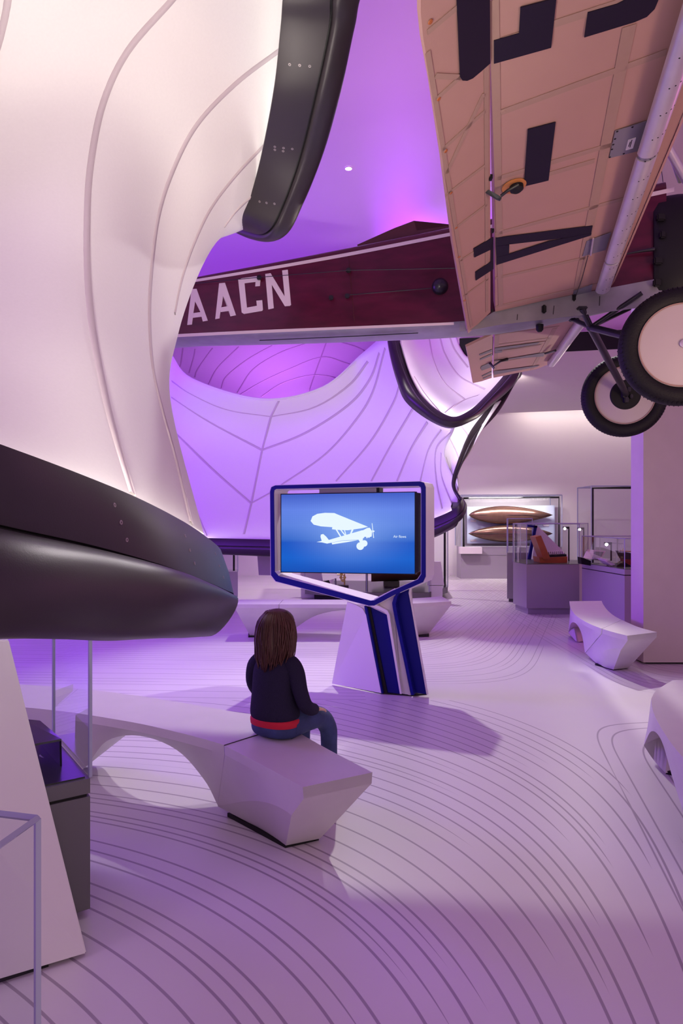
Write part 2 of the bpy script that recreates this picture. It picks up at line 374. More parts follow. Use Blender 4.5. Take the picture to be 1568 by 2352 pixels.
downlight(V((3.45, 9.9, 4.465)), .035, 'tiny round lamp in the lowered ceiling behind the landing gear strut')

LED1 = emit('near_lower_led', (1.0, .96, 0.82), 140); LED2 = emit('near_upper_led', (1.00, 0.92, 0.89), 2.6); LED3 = emit('far_lower_led', (1.00, 0.95, 0.88), 17); LED4 = emit('far_upper_led', (0.95, 0.86, 1.00), 250)
# ------------------------------------------------ foreground fabric pod
pod = thing('fabric_pod', (-1.6, 2.6, 1.2), 'large near pod of stretched off-white fabric between dark rims, filling the upper left', 'sculpture')
g1 = [
 [(-620, 860, 1.2), (-400, 920, 1.3), (-60, 1060, 1.46), (308, 1200, 1.90), (448, 1262, 2.40), (476, 1275, 2.74), (430, 1255, 3.1), (300, 1220, 3.4)],
 [(-700, 620, 1.5), (-450, 680, 1.75), (-110, 800, 2.05), (222, 850, 2.35), (352, 880, 2.85), (388, 915, 3.3), (365, 930, 3.9), (250, 930, 4.4)],
 [(-700, 430, 1.9), (-450, 450, 2.25), (-115, 520, 2.55), (203, 580, 2.75), (343, 640, 3.2), (402, 740, 3.65), (385, 790, 4.2), (260, 800, 4.8)],
 [(-650, 200, 2.1), (-400, 200, 2.5), (-70, 290, 2.75), (222, 290, 2.95), (380, 420, 3.35), (448, 580, 3.75), (440, 640, 4.3), (320, 650, 4.8)],
 [(-500, -60, 2.1), (-250, -60, 2.5), (0, 90, 2.7), (310, 85, 2.95), (480, 240, 3.35), (520, 435, 3.8), (505, 545, 4.25), (380, 590, 4.5)],
 [(-250, -500, 1.9), (50, -420, 2.3), (330, -260, 2.5), (610, -180, 2.95), (685, 112, 3.55), (645, 340, 4.0), (585, 505, 4.4), (490, 545, 4.7)],
]
fab, tr1 = fabric(g1, pod)
for s_, w_ in (([(30, -60), (0, 85), (-50, 230)], .028),
            ([(470, -90), (390, 2), (290, 120), (235, 240), (207, 380), (199, 500), (200, 640), (212, 770), (240, 920), (268, 1030), (300, 1138)], .030),
            ([(642, 112), (540, 190), (450, 285), (395, 390), (360, 500), (343, 640), (340, 750), (348, 850), (368, 940), (398, 1050), (434, 1203)], .026),
            ([(606, 330), (540, 400), (480, 480), (438, 570), (412, 650), (398, 720)], .024),
            ([(575, 450), (540, 483), (512, 520)], .02)):
    seam(tr1, s_, w_, fab)
st = [(Q(-700, 700, .88), Q(-700, 1010, .88), Q(-640, 1560, .88)), (Q(-330, 905, 1.03), Q(-330, 1130, 1.05), Q(-310, 1480, 1.02)), (Q(0, 1020, 1.22), Q(0, 1211, 1.24), Q(0, 1462, 1.18)),
      (Q(200, 1095, 1.48), Q(220, 1259, 1.5), Q(200, 1462, 1.42)), (Q(330, 1150, 1.75), Q(385, 1305, 1.78), Q(340, 1462, 1.66)),
      (Q(430, 1203, 2.10), Q(478, 1340, 2.12), Q(415, 1462, 2.0)), (Q(483, 1240, 2.42), Q(524, 1360, 2.42), Q(455, 1460, 2.30)),
      (Q(503, 1258, 2.62), Q(536, 1365, 2.64), Q(478, 1458, 2.52)), (Q(500, 1262, 2.85), Q(530, 1368, 2.90), Q(480, 1450, 2.80)), (Q(450, 1255, 3.15), Q(470, 1350, 3.2), Q(440, 1430, 3.15)), (Q(360, 1245, 3.5), Q(370, 1330, 3.55), Q(350, 1390, 3.5))]
# stations are stored fabric edge, groove, outer edge
sec = rim('lower_rim', st, pod, back=.12, bulge=lambda t: .34-.16*min(1, max(0, (t-.5)/.22)))
ledstrip(sec, pod, 0, .12, LED1)
for px, py, d in ((263, 1160, 1.6), (278, 1200, 1.6), (291, 1240, 1.6), (425, 1231, 2.13), (436, 1264, 2.13), (447, 1294, 2.13), (495, 1272, 2.62), (504, 1300, 2.62), (513, 1326, 2.62)):
    pass
st2 = [(Q(700, -260, 2.9), Q(850, -260, 2.9), Q(960, -260, 2.95)), (Q(655, -40, 3.05), Q(768, -40, 3.05), Q(838, -40, 3.1)), (Q(645, 60, 3.2), Q(757, 60, 3.2), Q(812, 60, 3.25)),
       (Q(630, 200, 3.42), Q(727, 205, 3.42), Q(782, 200, 3.47)), (Q(604, 340, 3.78), Q(692, 348, 3.78), Q(742, 345, 3.83)), (Q(578, 440, 4.05), Q(650, 470, 4.05), Q(698, 458, 4.1)),
       (Q(553, 496, 4.2), Q(612, 535, 4.25), Q(655, 535, 4.3)), (Q(520, 515, 4.5), Q(560, 530, 4.7), Q(590, 540, 4.8)), (Q(460, 500, 5.0), Q(490, 500, 5.2), Q(510, 500, 5.3))]
sec2 = rim('upper_rim', st2, pod, back=.16, bulge=.30)
ledstrip(sec2, pod, 0, .16, LED2)
def rivets(tree_obj, pts, parent, r):
    me = tree_obj.data; t = BVHTree.FromPolygons([v.co for v in me.vertices], [p.vertices for p in me.polygons])
    for x, y in pts:
        h, n, i, d = t.ray_cast(CAM, ray(x, y).normalized())
        if h is None: continue
        if n.dot(h-CAM) > 0: n = -n
        bm = bmesh.new(); lathe(bm, h-n*.001, n, [(0, r), (r*.35, r*.8), (r*.35, r*.35), (r*.1, r*.3), (r*.1, 0)], 14); obj('rivet', bm, M['screwm'], parent, smooth=40)
pans = [c for c in bpy.data.objects if c.name.startswith('rim_panel')]
rivets(pans[0], [(263, 1160), (278, 1200), (291, 1240), (425, 1231), (436, 1264), (447, 1294), (495, 1272), (504, 1300), (513, 1326)], pans[0], .0065)
rivets(pans[1], [(665, 148), (688, 150), (711, 152), (631, 337), (651, 340), (671, 342), (631, 344), (650, 347), (596, 463), (612, 466), (630, 468)], pans[1], .008)
# ------------------------------------------------ background fabric pod
Q2 = lambda px, py, d: Q(px, py, d*1.15)
pod2 = thing('fabric_pod', (-.6, 9.6, 1.0), 'far violet-lit fabric pod with chevron seams and a looping dark rim behind the screen', 'sculpture')
g2 = [
 [(300, 1244, 11.1), (380, 1244, 10.5), (480, 1248, 9.9), (620, 1251, 9.5), (750, 1255, 9.1), (880, 1245, 8.7), (960, 1216, 8.35), (1017, 1194, 8.1), (1052, 1158, 8.02)],
 [(300, 1130, 11.6), (370, 1130, 11.2), (450, 1130, 10.9), (600, 1130, 10.6), (740, 1130, 10.1), (860, 1120, 9.5), (950, 1110, 9.0), (1010, 1105, 8.6), (1047, 1112, 8.2)],
 [(300, 1030, 11.8), (380, 1030, 11.6), (440, 1030, 11.3), (590, 1030, 11.1), (730, 1020, 10.6), (850, 1020, 9.9), (930, 1020, 9.3), (985, 1030, 8.8), (1020, 1045, 8.45)],
 [(300, 920, 11.3), (380, 930, 11.1), (440, 950, 11.0), (600, 962, 10.7), (725, 950, 10.4), (845, 930, 9.7), (925, 930, 8.9), (985, 975, 8.2), (1040, 992, 7.7)],
 [(330, 780, 10.2), (388, 808, 10.0), (440, 868, 9.8), (600, 915, 9.6), (740, 888, 9.5), (835, 808, 9.2), (893, 775, 8.5), (925, 880, 7.8), (1045, 980, 7.5)],
]
fab2, tr2 = fabric(g2, pod2, dk=1.15)
V_ = [
 ([(640, 920), (622, 956), (602, 1034), (577, 1157), (558, 1236)], .045, 1),
 ([(395, 875), (440, 905), (520, 940), (622, 956)], .045), ([(622, 956), (720, 935), (800, 885), (845, 830)], .045),
 ([(394, 912), (480, 968), (602, 1034)], .045), ([(602, 1034), (700, 995), (800, 930), (850, 870), (872, 810)], .045),
 ([(402, 993), (490, 1080), (577, 1157)], .045), ([(577, 1157), (620, 1133), (650, 1112), (746, 1045), (814, 969), (856, 901), (885, 800)], .045),
 ([(772, 1106), (850, 1016), (903, 927), (918, 885)], .045), ([(853, 1106), (900, 1020), (949, 938)], .045), ([(912, 1106), (945, 1030), (982, 969)], .045),
 ([(966, 1103), (985, 1032), (1013, 985)], .03), ([(1015, 1170), (1002, 1100), (1003, 1030), (1035, 990)], .03), ([(1040, 1165), (1015, 1095), (1014, 1040)], .025),
 ([(433, 1130), (475, 1232)], .03), ([(990, 1192), (975, 1140), (966, 1103)], .03),
]
for s_, w_, *z_ in V_: seam(tr2, s_, w_, fab2, z_)
g3 = [
 [(300, 760, 10.4), (388, 812, 10.05), (440, 872, 9.85), (600, 919, 9.65), (740, 892, 9.55), (835, 812, 9.25), (880, 770, 9.0)],
 [(300, 800, 12.0), (385, 850, 11.6), (440, 905, 11.6), (600, 935, 11.7), (740, 910, 11.5), (840, 850, 11.0), (890, 790, 10.6)],
 [(310, 785, 13.2), (390, 830, 13.2), (440, 862, 13.3), (600, 885, 13.4), (740, 862, 13.2), (840, 815, 12.8), (900, 770, 12.3)],
 [(320, 765, 14.1), (395, 768, 14.2), (440, 770, 14.3), (600, 772, 14.3), (740, 768, 14.2), (840, 760, 13.8), (910, 745, 13.3)],
]
fab3, tr3 = fabric(g3, pod2, dk=1.15)
for s_ in ([(750, 785), (737, 821), (722, 862), (707, 905)], [(420, 800), (415, 835), (411, 845)], [(448, 802), (445, 820), (434, 858)], [(488, 800), (477, 815), (453, 850), (447, 868)], [(548, 797), (500, 845), (478, 885)],
           [(625, 794), (570, 825), (520, 865), (508, 893)], [(700, 790), (640, 812), (580, 850), (545, 903)], [(550, 908), (600, 878), (660, 850), (737, 821), (790, 833), (828, 846)], [(600, 912), (650, 880), (722, 862), (796, 873)], [(785, 787), (820, 798), (852, 814)]):
    seam(tr3, s_, .035, fab3)
g4 = [
 [(919, 786, 7.9), (945, 867, 7.7), (981, 924, 7.5), (1034, 958, 7.4), (1085, 942, 7.5), (1125, 905, 7.7), (1160, 865, 7.95)],
 [(925, 750, 8.5), (955, 820, 8.5), (990, 870, 8.5), (1040, 900, 8.5), (1085, 895, 8.45), (1115, 875, 8.4), (1140, 850, 8.4)],
 [(930, 730, 9.5), (960, 770, 9.6), (1000, 805, 9.7), (1045, 840, 9.5), (1075, 845, 9.3), (1095, 845, 9.1), (1115, 835, 8.9)],
 [(930, 690, 9.8), (965, 705, 10.0), (1000, 720, 10.2), (1035, 745, 10.0), (1055, 795, 9.8), (1072, 820, 9.6), (1095, 825, 9.4)],
]
fab4, tr4 = fabric(g4, pod2, dk=1.15)
for s_ in ([(985, 780), (995, 830), (1020, 880), (1068, 919)], [(1010, 775), (1022, 815), (1055, 865), (1115, 895)], [(1033, 775), (1045, 805), (1075, 845)], [(950, 865), (975, 905), (1012, 948)], [(1022, 950), (1045, 932), (1068, 919), (1100, 908)]):
    seam(tr4, s_, .03, fab4)
g5 = [
 [(1020, 1150, 8.6), (1040, 1140, 8.4), (1052, 1125, 8.2), (1050, 1095, 8.0)],
 [(1000, 1090, 8.9), (1022, 1085, 8.7), (1038, 1085, 8.4), (1052, 1080, 8.0)],
 [(1000, 1035, 9.0), (1022, 1035, 8.8), (1048, 1040, 8.4), (1078, 1040, 7.95)],
 [(1015, 985, 8.8), (1045, 985, 8.6), (1075, 985, 8.3), (1108, 985, 7.9)],
 [(1050, 950, 8.5), (1080, 945, 8.4), (1115, 935, 8.2), (1150, 920, 7.9)],
]
fab5, tr5 = fabric(g5, pod2, dk=1.15)
for s_ in ([(1060, 979), (1075, 1000), (1079, 1015)], [(1033, 1005), (1050, 1040), (1056, 1060)], [(1026, 1050), (1036, 1080), (1044, 1100)]): seam(tr5, s_, .02, fab5)
# upper rim of the far pod
u = [(Q2(915, 700, 8.4), Q2(908, 700, 8.35), Q2(884, 700, 8.4)), (Q2(919, 784, 7.95), Q2(910, 788, 7.9), Q2(891, 786, 7.95)), (Q2(945, 865, 7.75), Q2(936, 870, 7.7), Q2(911, 866, 7.75)), (Q2(981, 922, 7.5), Q2(972, 930, 7.45), Q2(940, 922, 7.5)),
     (Q2(1034, 956, 7.35), Q2(1030, 966, 7.3), Q2(1022, 980, 7.35)), (Q2(1075, 944, 7.4), Q2(1082, 953, 7.35), Q2(1085, 966, 7.4)), (Q2(1112, 912, 7.6), Q2(1120, 918, 7.55), Q2(1128, 932, 7.6)), (Q2(1154, 865, 7.9), Q2(1164, 870, 7.85), Q2(1178, 886, 7.9)), (Q2(1172, 835, 8.1), Q2(1184, 838, 8.1), Q2(1196, 850, 8.1))]
s_u = rim('far_upper_rim', u, pod2, back=.10, bulge=.35)
ledstrip(s_u, pod2, 0, .10, LED4, i1=50)
d_ = [(Q2(1198, 850, 8.2), Q2(1194, 852, 8.2), Q2(1186, 856, 8.2)), (Q2(1150, 938, 8.0), Q2(1140, 935, 8.0), Q2(1126, 930, 8.0)), (Q2(1097, 1000, 7.95), Q2(1090, 997, 7.95), Q2(1080, 990, 7.95)), (Q2(1064, 1060, 7.9), Q2(1060, 1058, 7.9), Q2(1052, 1055, 7.9)),
      (Q2(1048, 1100, 7.95), Q2(1045, 1100, 7.95), Q2(1040, 1100, 7.95)), (Q2(1047, 1122, 7.95), Q2(1045, 1124, 7.95), Q2(1041, 1126, 7.95)), (Q2(1060, 1145, 7.9), Q2(1058, 1146, 7.9), Q2(1056, 1147, 7.9))]
rim('far_side_rim', [(c, b, a) for a, b, c in d_], pod2, back=.10, bulge=.25)
l_ = [(Q2(280, 1230, 11), Q2(280, 1248, 10.97), Q2(280, 1262, 11)), (Q2(400, 1233, 10.3), Q2(400, 1251, 10.27), Q2(400, 1268, 10.3)), (Q2(480, 1236, 9.75), Q2(480, 1253, 9.7), Q2(480, 1272, 9.75)), (Q2(620, 1239, 9.3), Q2(620, 1256, 9.25), Q2(620, 1278, 9.3)), (Q2(750, 1243, 8.9), Q2(750, 1262, 8.85), Q2(750, 1284, 8.9)),
      (Q2(880, 1232, 8.5), Q2(880, 1252, 8.45), Q2(880, 1276, 8.5)), (Q2(962, 1203, 8.15), Q2(964, 1222, 8.1), Q2(962, 1246, 8.15)), (Q2(1022, 1180, 7.9), Q2(1024, 1199, 7.85), Q2(1020, 1220, 7.9)), (Q2(1052, 1162, 7.8), Q2(1056, 1180, 7.75), Q2(1052, 1198, 7.8)), (Q2(1059, 1146, 7.95), Q2(1066, 1158, 7.95), Q2(1066, 1172, 8.0)), (Q2(1052, 1135, 8.3), Q2(1058, 1142, 8.35), Q2(1058, 1154, 8.4))]
s_l = rim('far_lower_rim', l_, pod2, back=.12, bulge=.34)
ledstrip(s_l, pod2, 0, .12, LED3, i1=62)
# slanted white support under the far pod
slab('pod_support', [Q(590, 1268, 11.2), Q(640, 1268, 11.2), Q(650, 1322, 11.3), Q(594, 1321, 11.3)], (0, .3, 0), M['greyc'], pod2)
# slanted support leg of the near pod
b0, b1 = V((-1.75, 1.78, .04)), V((-.875, 2.33, .04))
slab('pod_support', [Q(199, 2190, 2.33), Q(20, 1470, 2.33), Q(-420, 1470, 1.95), b0], V((-.06, .10, 0)), M['white'], pod, bev=.004)
box('support_base', (-1.36, 2.09, .02), (.85, .08, .04), M['black'], pod, rz=math.atan2(.55, .875))
# ------------------------------------------------ biplane hanging from the ceiling
plane = thing('biplane', (1.2, 5.2, 2.9), 'vintage wooden biplane hanging overhead with dark red fuselage and canvas wings', 'aeroplane')
FD = V((.9766, -.2149, 0)); SD = V((-.2149, -.9766, 0)); UP = V((0, 0, 1))
F0 = V((.849, 5.2, 2.976)); NS = V((.2149, .9766, 0))     # near side of the fuselage
def fs(px, py, s=0): return hitplane(px, py, F0+SD*s, NS)
# fuselage body
top_ = [(300, 668), (397, 654), (440, 645), (700, 598), (1036, 533), (1200, 500), (1400, 458), (1530, 430)]
bot_ = [(300, 778), (397, 769), (440, 766), (700, 757), (1060, 738), (1150, 722), (1384, 673), (1530, 640)]
wid = [.36, .38, .39, .41, .44, .47, .52, .56]
bm = bmesh.new(); rings = []
tp = cr([V((*a, w_)) for a, w_ in zip(top_, wid)], 6); bt_ = cr([V((*a, w_)) for a, w_ in zip(bot_, wid)], 6)
FUS = []
for a, b in zip(tp, bt_):
    A = fs(a.x, a.y); B = fs(b.x, b.y); B = V((A.x, A.y, B.z)); w_ = a.z; FUS.append((A, B, w_))
    h = NS*w_
    ring = [B, A]
    # rounded turtle deck
    rings.append([bm.verts.new(p) for p in (B, B+(A-B)*.5, A, A+h, B+h)])
for a, b in zip(rings, rings[1:]):
    for k in range(5): bm.faces.new((a[k], a[(k+1) % 5], b[(k+1) % 5], b[k]))
bm.faces.new(rings[0][::-1]); bm.faces.new(rings[-1])
fus = obj('fuselage', bm, M['wood'], plane)
def loft(name, secs, m, parent, closed=False, smooth=60):
    bm = bmesh.new(); R = [[bm.verts.new(p) for p in s] for s in secs]; n = len(R[0])
    for a, b in zip(R, R[1:]):
        for k in range(n if closed else n-1): bm.faces.new((a[k], a[(k+1) % n], b[(k+1) % n], b[k]))
    if closed: bm.faces.new(R[0][::-1]); bm.faces.new(R[-1])
    return obj(name, bm, m, parent, smooth=smooth)
# curved deck on top
deck = []
for i, (A, B, w_) in enumerate(FUS):
    hgt = .035+.055*min(1, i/30)
    deck.append([A+NS*(w_*(.5-.5*math.cos(math.pi*k/10)))+UP*(hgt*math.sin(math.pi*k/10)**.7) for k in range(11)])
loft('turtle_deck', deck, M['woodd'], plane)
# belly in metal, curved
bel = []
for i, (A, B, w_) in enumerate(FUS):
    bel.append([B+NS*(w_*(.5-.5*math.cos(math.pi*k/10)))-UP*(.03*math.sin(math.pi*k/10)) for k in range(11)])
belly = loft('belly_skin', bel, M['alu'], plane)
def strip(name, line, hpx, m, parent, off=.004):
    L = cr([V((x, y, h)) for (x, y), h in zip(line, hpx)], 5)
    bm = bmesh.new(); r0 = None
    for p in L:
        a = [bm.verts.new(fs(p.x, p.y, off)), bm.verts.new(fs(p.x, p.y+p.z, off)), bm.verts.new(fs(p.x, p.y+p.z, -.002)), bm.verts.new(fs(p.x, p.y, -.002))]
        if r0:
            for k in range(4): bm.faces.new((r0[k], a[k], a[(k+1) % 4], r0[(k+1) % 4]))
        r0 = a
    return obj(name, bm, m, parent)
strip('painted_stripe', [(300, 664), (420, 646), (600, 616), (800, 580), (1034, 534), (1200, 502), (1400, 462), (1548, 430)], [5, 6, 7, 8, 8, 8, 9, 10], M['stripe'], fus)
strip('painted_stripe', [(300, 776), (397, 768), (600, 758), (800, 750), (1042, 740)], [6, 7, 7, 6, 6], M['stripe'], fus)
strip('painted_stripe', [(1395, 668), (1460, 653), (1518, 640)], [3, 4, 4], M['stripe'], fus)
strip('metal_lower_panel', [(1055, 742), (1110, 729), (1150, 710), (1250, 690), (1384, 664), (1520, 638)], [20, 24, 36, 44, 54, 62], M['alu'], plane, .012)
# letters on the side
def poly(name, outs, surf, m, parent, th=.004):
    bm = bmesh.new()
    for q_i, pts in enumerate(outs):
        p3 = [surf(*p) for p in pts]; n = (p3[1]-p3[0]).cross(p3[2]-p3[0]).normalized()
        c = sum(p3, V((0, 0, 0)))/len(p3)
        if n.dot(c-CAM) < 0: n = -n
        prism(bm, [p-n*(th*.5+.0007*q_i) for p in p3], n*th)
    bmesh.ops.triangulate(bm, faces=[f for f in bm.faces if len(f.verts) > 4])
    return obj(name, bm, m, parent)
S_ = lambda x, y: fs(x, y, .002)
def lc(pts): return [(380+x/2.24, 450+y/2.24) for x, y in pts]   # outline measured on an enlarged crop
poly('letter', [lc([(112, 664), (134, 480), (160, 478), (150, 560), (143, 605), (140, 632), (136, 662)]), lc([(134, 480), (160, 478), (218, 642), (192, 646), (180, 598), (146, 530)]), lc([(140, 604), (182, 598), (186, 622), (137, 628)])], S_, M['stripe'], fus)
poly('letter', [lc([(256, 634), (276, 450), (306, 447), (290, 560), (286, 575), (282, 600), (278, 630)]), lc([(276, 450), (306, 447), (363, 614), (334, 620), (322, 568), (290, 500)]), lc([(286, 574), (324, 567), (330, 592), (284, 598)])], S_, M['stripe'], fus)
poly('letter', [lc([(374, 432), (404, 428), (422, 604), (404, 608), (392, 600)]), lc([(374, 432), (392, 424), (478, 412), (490, 420), (488, 440), (404, 450)]), lc([(464, 436), (488, 432), (486, 464), (462, 466)]), lc([(415, 576), (470, 566), (500, 586), (498, 592), (404, 608)]), lc([(468, 540), (498, 537), (502, 588), (472, 580)])], S_, M['stripe'], fus)
poly('letter', [lc([(513, 402), (541, 398), (557, 578), (529, 584)]), lc([(513, 402), (541, 398), (642, 566), (614, 568)]), lc([(600, 384), (629, 380), (646, 562), (618, 568)])], S_, M['stripe'], fus)
poly('letter', [lc([(40, 580), (80, 571), (79, 595), (40, 602)])], S_, M['stripe'], fus)
# panel joint, cover, dark bulb, control cables
for x0, y0, x1, y1 in ((800, 588, 814, 742), (1283, 486, 1290, 520)):
    rod('panel_joint', [fs(x0, y0, .002), fs(x1, y1, .002)], .003, M['woodd'], fus, 6)
bulb = fs(1010, 658, .01); bm = bmesh.new(); lathe(bm, bulb, SD, [(-.01, .062), (.015, .060), (.04, .045), (.055, .02), (.058, 0)], 24); obj('round_cover', bm, M['steel'], plane, smooth=50)
rod('control_cable', [fs(440, 652, .02), fs(595, 637, .05), fs(800, 621, .05), fs(1045, 616, .05)], .0028, M['steel'], plane, 6)
rod('control_cable', [fs(795, 678, .02), fs(990, 662, .03)], .003, M['steel'], plane, 6)
for x, y in ((595, 638), (800, 621), (797, 680), (760, 684)): 
    c = fs(x, y, .03); box('cable_clamp', c, (.035, .03, .035), M['steel'], plane, bev=.006)
rod('control_cable', [fs(596, 782, -.1), fs(800, 773, -.12), fs(960, 765, -.12)], .004, M['steel'], plane, 6)
# raised headrest fairing
hd = [(800, 561), (850, 545), (900, 528), (948, 508), (958, 530), (1030, 517)]
def ft(px, py): return fs(px, py, -.18)
slab('headrest_fairing', [ft(820, 562), ft(850, 549), (ft(905, 524)), ft(950, 507), ft(957, 530), ft(1040, 516), ft(1045, 560), ft(830, 600)], NS*.10, M['woodd'], plane)
# ------------------------------------------------ lower wing, near side
Ph = Q(1137, 717, 5.11); Pl = Q(1385, 660, 4.95); span = (SD+UP*.087).normalized(); ch = (Pl-Ph).normalized()
NW = ch.cross(span).normalized()
if NW.z < 0: NW = -NW
def wg(px, py, off=0): return hitplane(px, py, Ph-NW*off, NW)
wpts = [wg(1137, 716), wg(1260, 688), wg(1400, 660), wg(1568, 262), wg(1760, -200), wg(1790, -330), wg(1130, -330), wg(1131, 0)]
wing = slab('lower_wing', wpts, NW*.085, M['canvas'], plane)
# trailing flap drops from the hinge line
Fh = wg(1131, 716); Ft = Q(1075, 765, 5.20); cf = (Ft-Fh).normalized(); NF = cf.cross(span).normalized()
if NF.z < 0: NF = -NF
def wf(px, py, off=0): return hitplane(px, py, Fh-NF*off, NF)
fl = [(1126, 717), (1075, 766), (1062, 690), (1040, 560), (1015, 360), (990, 190), (972, 90), (966, 30), (966, -10), (972, -70), (990, -130), (1030, -220), (1124, -300), (1125, 0)]
flap = slab('trailing_flap', [wf(*p) for p in fl], NF*.022, M['canvas'], wing)
# pinked tapes over the ribs and edges
def tape(a, b, wd, par, fn, m='tape', off=.0035):
    A, B = fn(*a, off), fn(*b, off); d = (B-A).normalized(); nn_ = NW if fn is wg else NF; s = d.cross(nn_)*wd/2
    bm = bmesh.new(); prism(bm, [A+s, A-s, B-s, B+s], nn_*.002); return obj('rib_tape', bm, M[m], par)
for a, b in (((1137, 705), (1385, 650)), ((1137, 640), (1345, 592)), ((1137, 538), (1440, 455)), ((1137, 436), (1365, 370)), ((1137, 412), (1440, 322)), ((1137, 264), (1530, 120)), ((1137, 100), (1565, -40)), ((1150, 700), (1134, 0)), ((1320, 690), (1445, 60)), ((1395, 640), (1520, 200))):
    tape(a, b, .035 if a[0] != 1320 else .05, wing, wg)
for a, b in (((1083, 750), (982, 120)), ((1118, 715), (1117, 0)), ((982, 75), (1060, 10)), ((1000, 230), (1110, 130)), ((1015, 345), (1115, 255)), ((1022, 450), (1115, 380)), ((1045, 525), (1118, 470)), ((1055, 600), (1120, 560)), ((1065, 680), (1122, 640)), ((1000, 175), (1065, 178)), ((1025, 400), (1112, 215))):
    tape(a, b, .022, flap, wf)
for x, y in ((988, 50), (1007, 227), (1023, 347), (1035, 443), (1047, 523), (1054, 590), (1067, 690)):
    p = wf(x, y, .002); bm = bmesh.new(); lathe(bm, p, -NF, [(0, .010), (.003, .008), (.004, 0)], 12); obj('eyelet', bm, M['oak'], flap)
for x, y in ((1155, 257), (1150, 528)):
    p = wg(x, y, .002); bm = bmesh.new(); lathe(bm, p, -NW, [(0, .014), (.003, .011), (.004, 0)], 12); obj('eyelet', bm, M['tape'], wing)
# painted registration on the underside
def cw(pts): return [(940+x*.4005, y*.4005) for x, y in pts]
W_ = lambda x, y: wg(x, y, .005)
FL_ = lambda x, y: wf(x, y, .005)
poly('letter', [cw([(484, 364), (484, 232), (628, 190), (636, 42), (830, -10), (845, -400), (1000, -440), (1010, -300)][:4]+[(842, -12), (812, 272)])], W_, M['ink'], wing)
poly('letter', [cw([(1002, 213), (1022, 71), (1190, 22), (1290, -30), (1500, -120), (1430, -10), (1405, 50), (1360, 95), (1290, 125)])], W_, M['ink'], wing)
poly('letter', [cw([(262, -200), (458, -260), (462, 362), (410, 408), (362, 448), (330, 462), (303, 460), (290, 440), (280, 200)])], FL_, M['ink'], flap)
poly('dash', [cw([(678, 742), (838, 700), (797, 1034), (656, 1068)])], W_, M['ink'], wing)
c2 = lambda pts: [(940+x*.4005, 450+y*.4005) for x, y in pts]
poly('letter', [c2([(494, 240), (1050, 170), (1040, 222), (494, 286)]), c2([(494, 286), (572, 280), (570, 332), (498, 350)]), c2([(498, 350), (570, 332), (802, 257), (1043, 212), (1040, 224), (498, 394)])], W_, M['ink'], wing)
poly('letter', [c2([(368, 302), (480, 236), (480, 300), (372, 352)]), c2([(378, 436), (480, 368), (478, 420), (380, 484)]), c2([(468, 300), (480, 236), (480, 420), (466, 380)])], FL_, M['ink'], flap)
# grey access plates
def plate(pts, par, nm='access_plate'):
    pl = slab(nm, [wg(*p, .004) for p in pts], -NW*.004, M['plate'], par); return pl
pl1 = plate([(1412, 300), (1490, 275), (1475, 343), (1398, 362)], wing)
poly('paper_label', [[(1442, 322), (1460, 316), (1453, 340), (1436, 345)]], lambda x, y: wg(x, y, .010), M['label'], pl1)
poly('label_text', [[(1450, 322), (1452, 321), (1447, 338), (1445, 339)], [(1446, 326), (1448, 325), (1444, 336), (1442, 337)]], lambda x, y: wg(x, y, .0125), M['ink'], pl1, .001)
for x, y in ((1417, 302), (1452, 292), (1486, 279), (1482, 296), (1476, 317), (1468, 339), (1432, 353), (1400, 361), (1405, 343), (1408, 332), (1412, 319)):
    bm = bmesh.new(); lathe(bm, wg(x, y, .008), -NW, [(0, .0055), (.002, .004), (.002, 0)], 10); obj('screw', bm, M['black'], pl1)
pl2 = plate([(1347, 553), (1403, 533), (1390, 573), (1337, 588)], wing)
rod('bent_bar', [wg(1362, 548, .02), wg(1356, 586, .02)], .006, M['silver'], pl2, 6)
plate([(1317, 668), (1360, 652), (1356, 676), (1313, 690)], wing)
rod('pull_wire', [wg(1350, 588, .02), wg(1336, 640, .02), wg(1322, 680, .02)], .003, M['steel'], wing, 6)
# aileron pulley and lever
pu = wg(1180, 427, .004); bm = bmesh.new(); lathe(bm, pu, -NW, [(0, .062), (.004, .062), (.005, .055), (.005, 0)], 28); ring_ = obj('leather_patch', bm, M['orange'], wing)
bm = bmesh.new(); lathe(bm, wg(1185, 428, .01), -NW, [(0, .036), (.02, .034), (.03, .02), (.03, 0)], 20); obj('pulley_hole', bm, M['black'], ring_, smooth=30)
rod('push_rod', [wg(1190, 424, .03), wg(1165, 438, .05), wg(1150, 450, .06)], .008, M['steel'], wing, 8)
lv = slab('control_lever', [wf(1113, 443, .0), wf(1120, 437, .0), wf(1152, 455, .07), wf(1148, 463, .075), wf(1140, 460, .06)], span*.012, M['steel'], wing, bev=.002)
for x, y, l in ((1127, 408, .03), (1131, 530, .02), (1130, 714, .02)): box('hinge_fitting', wg(x, y, .01), (.012, l, .02), M['black'], wing)
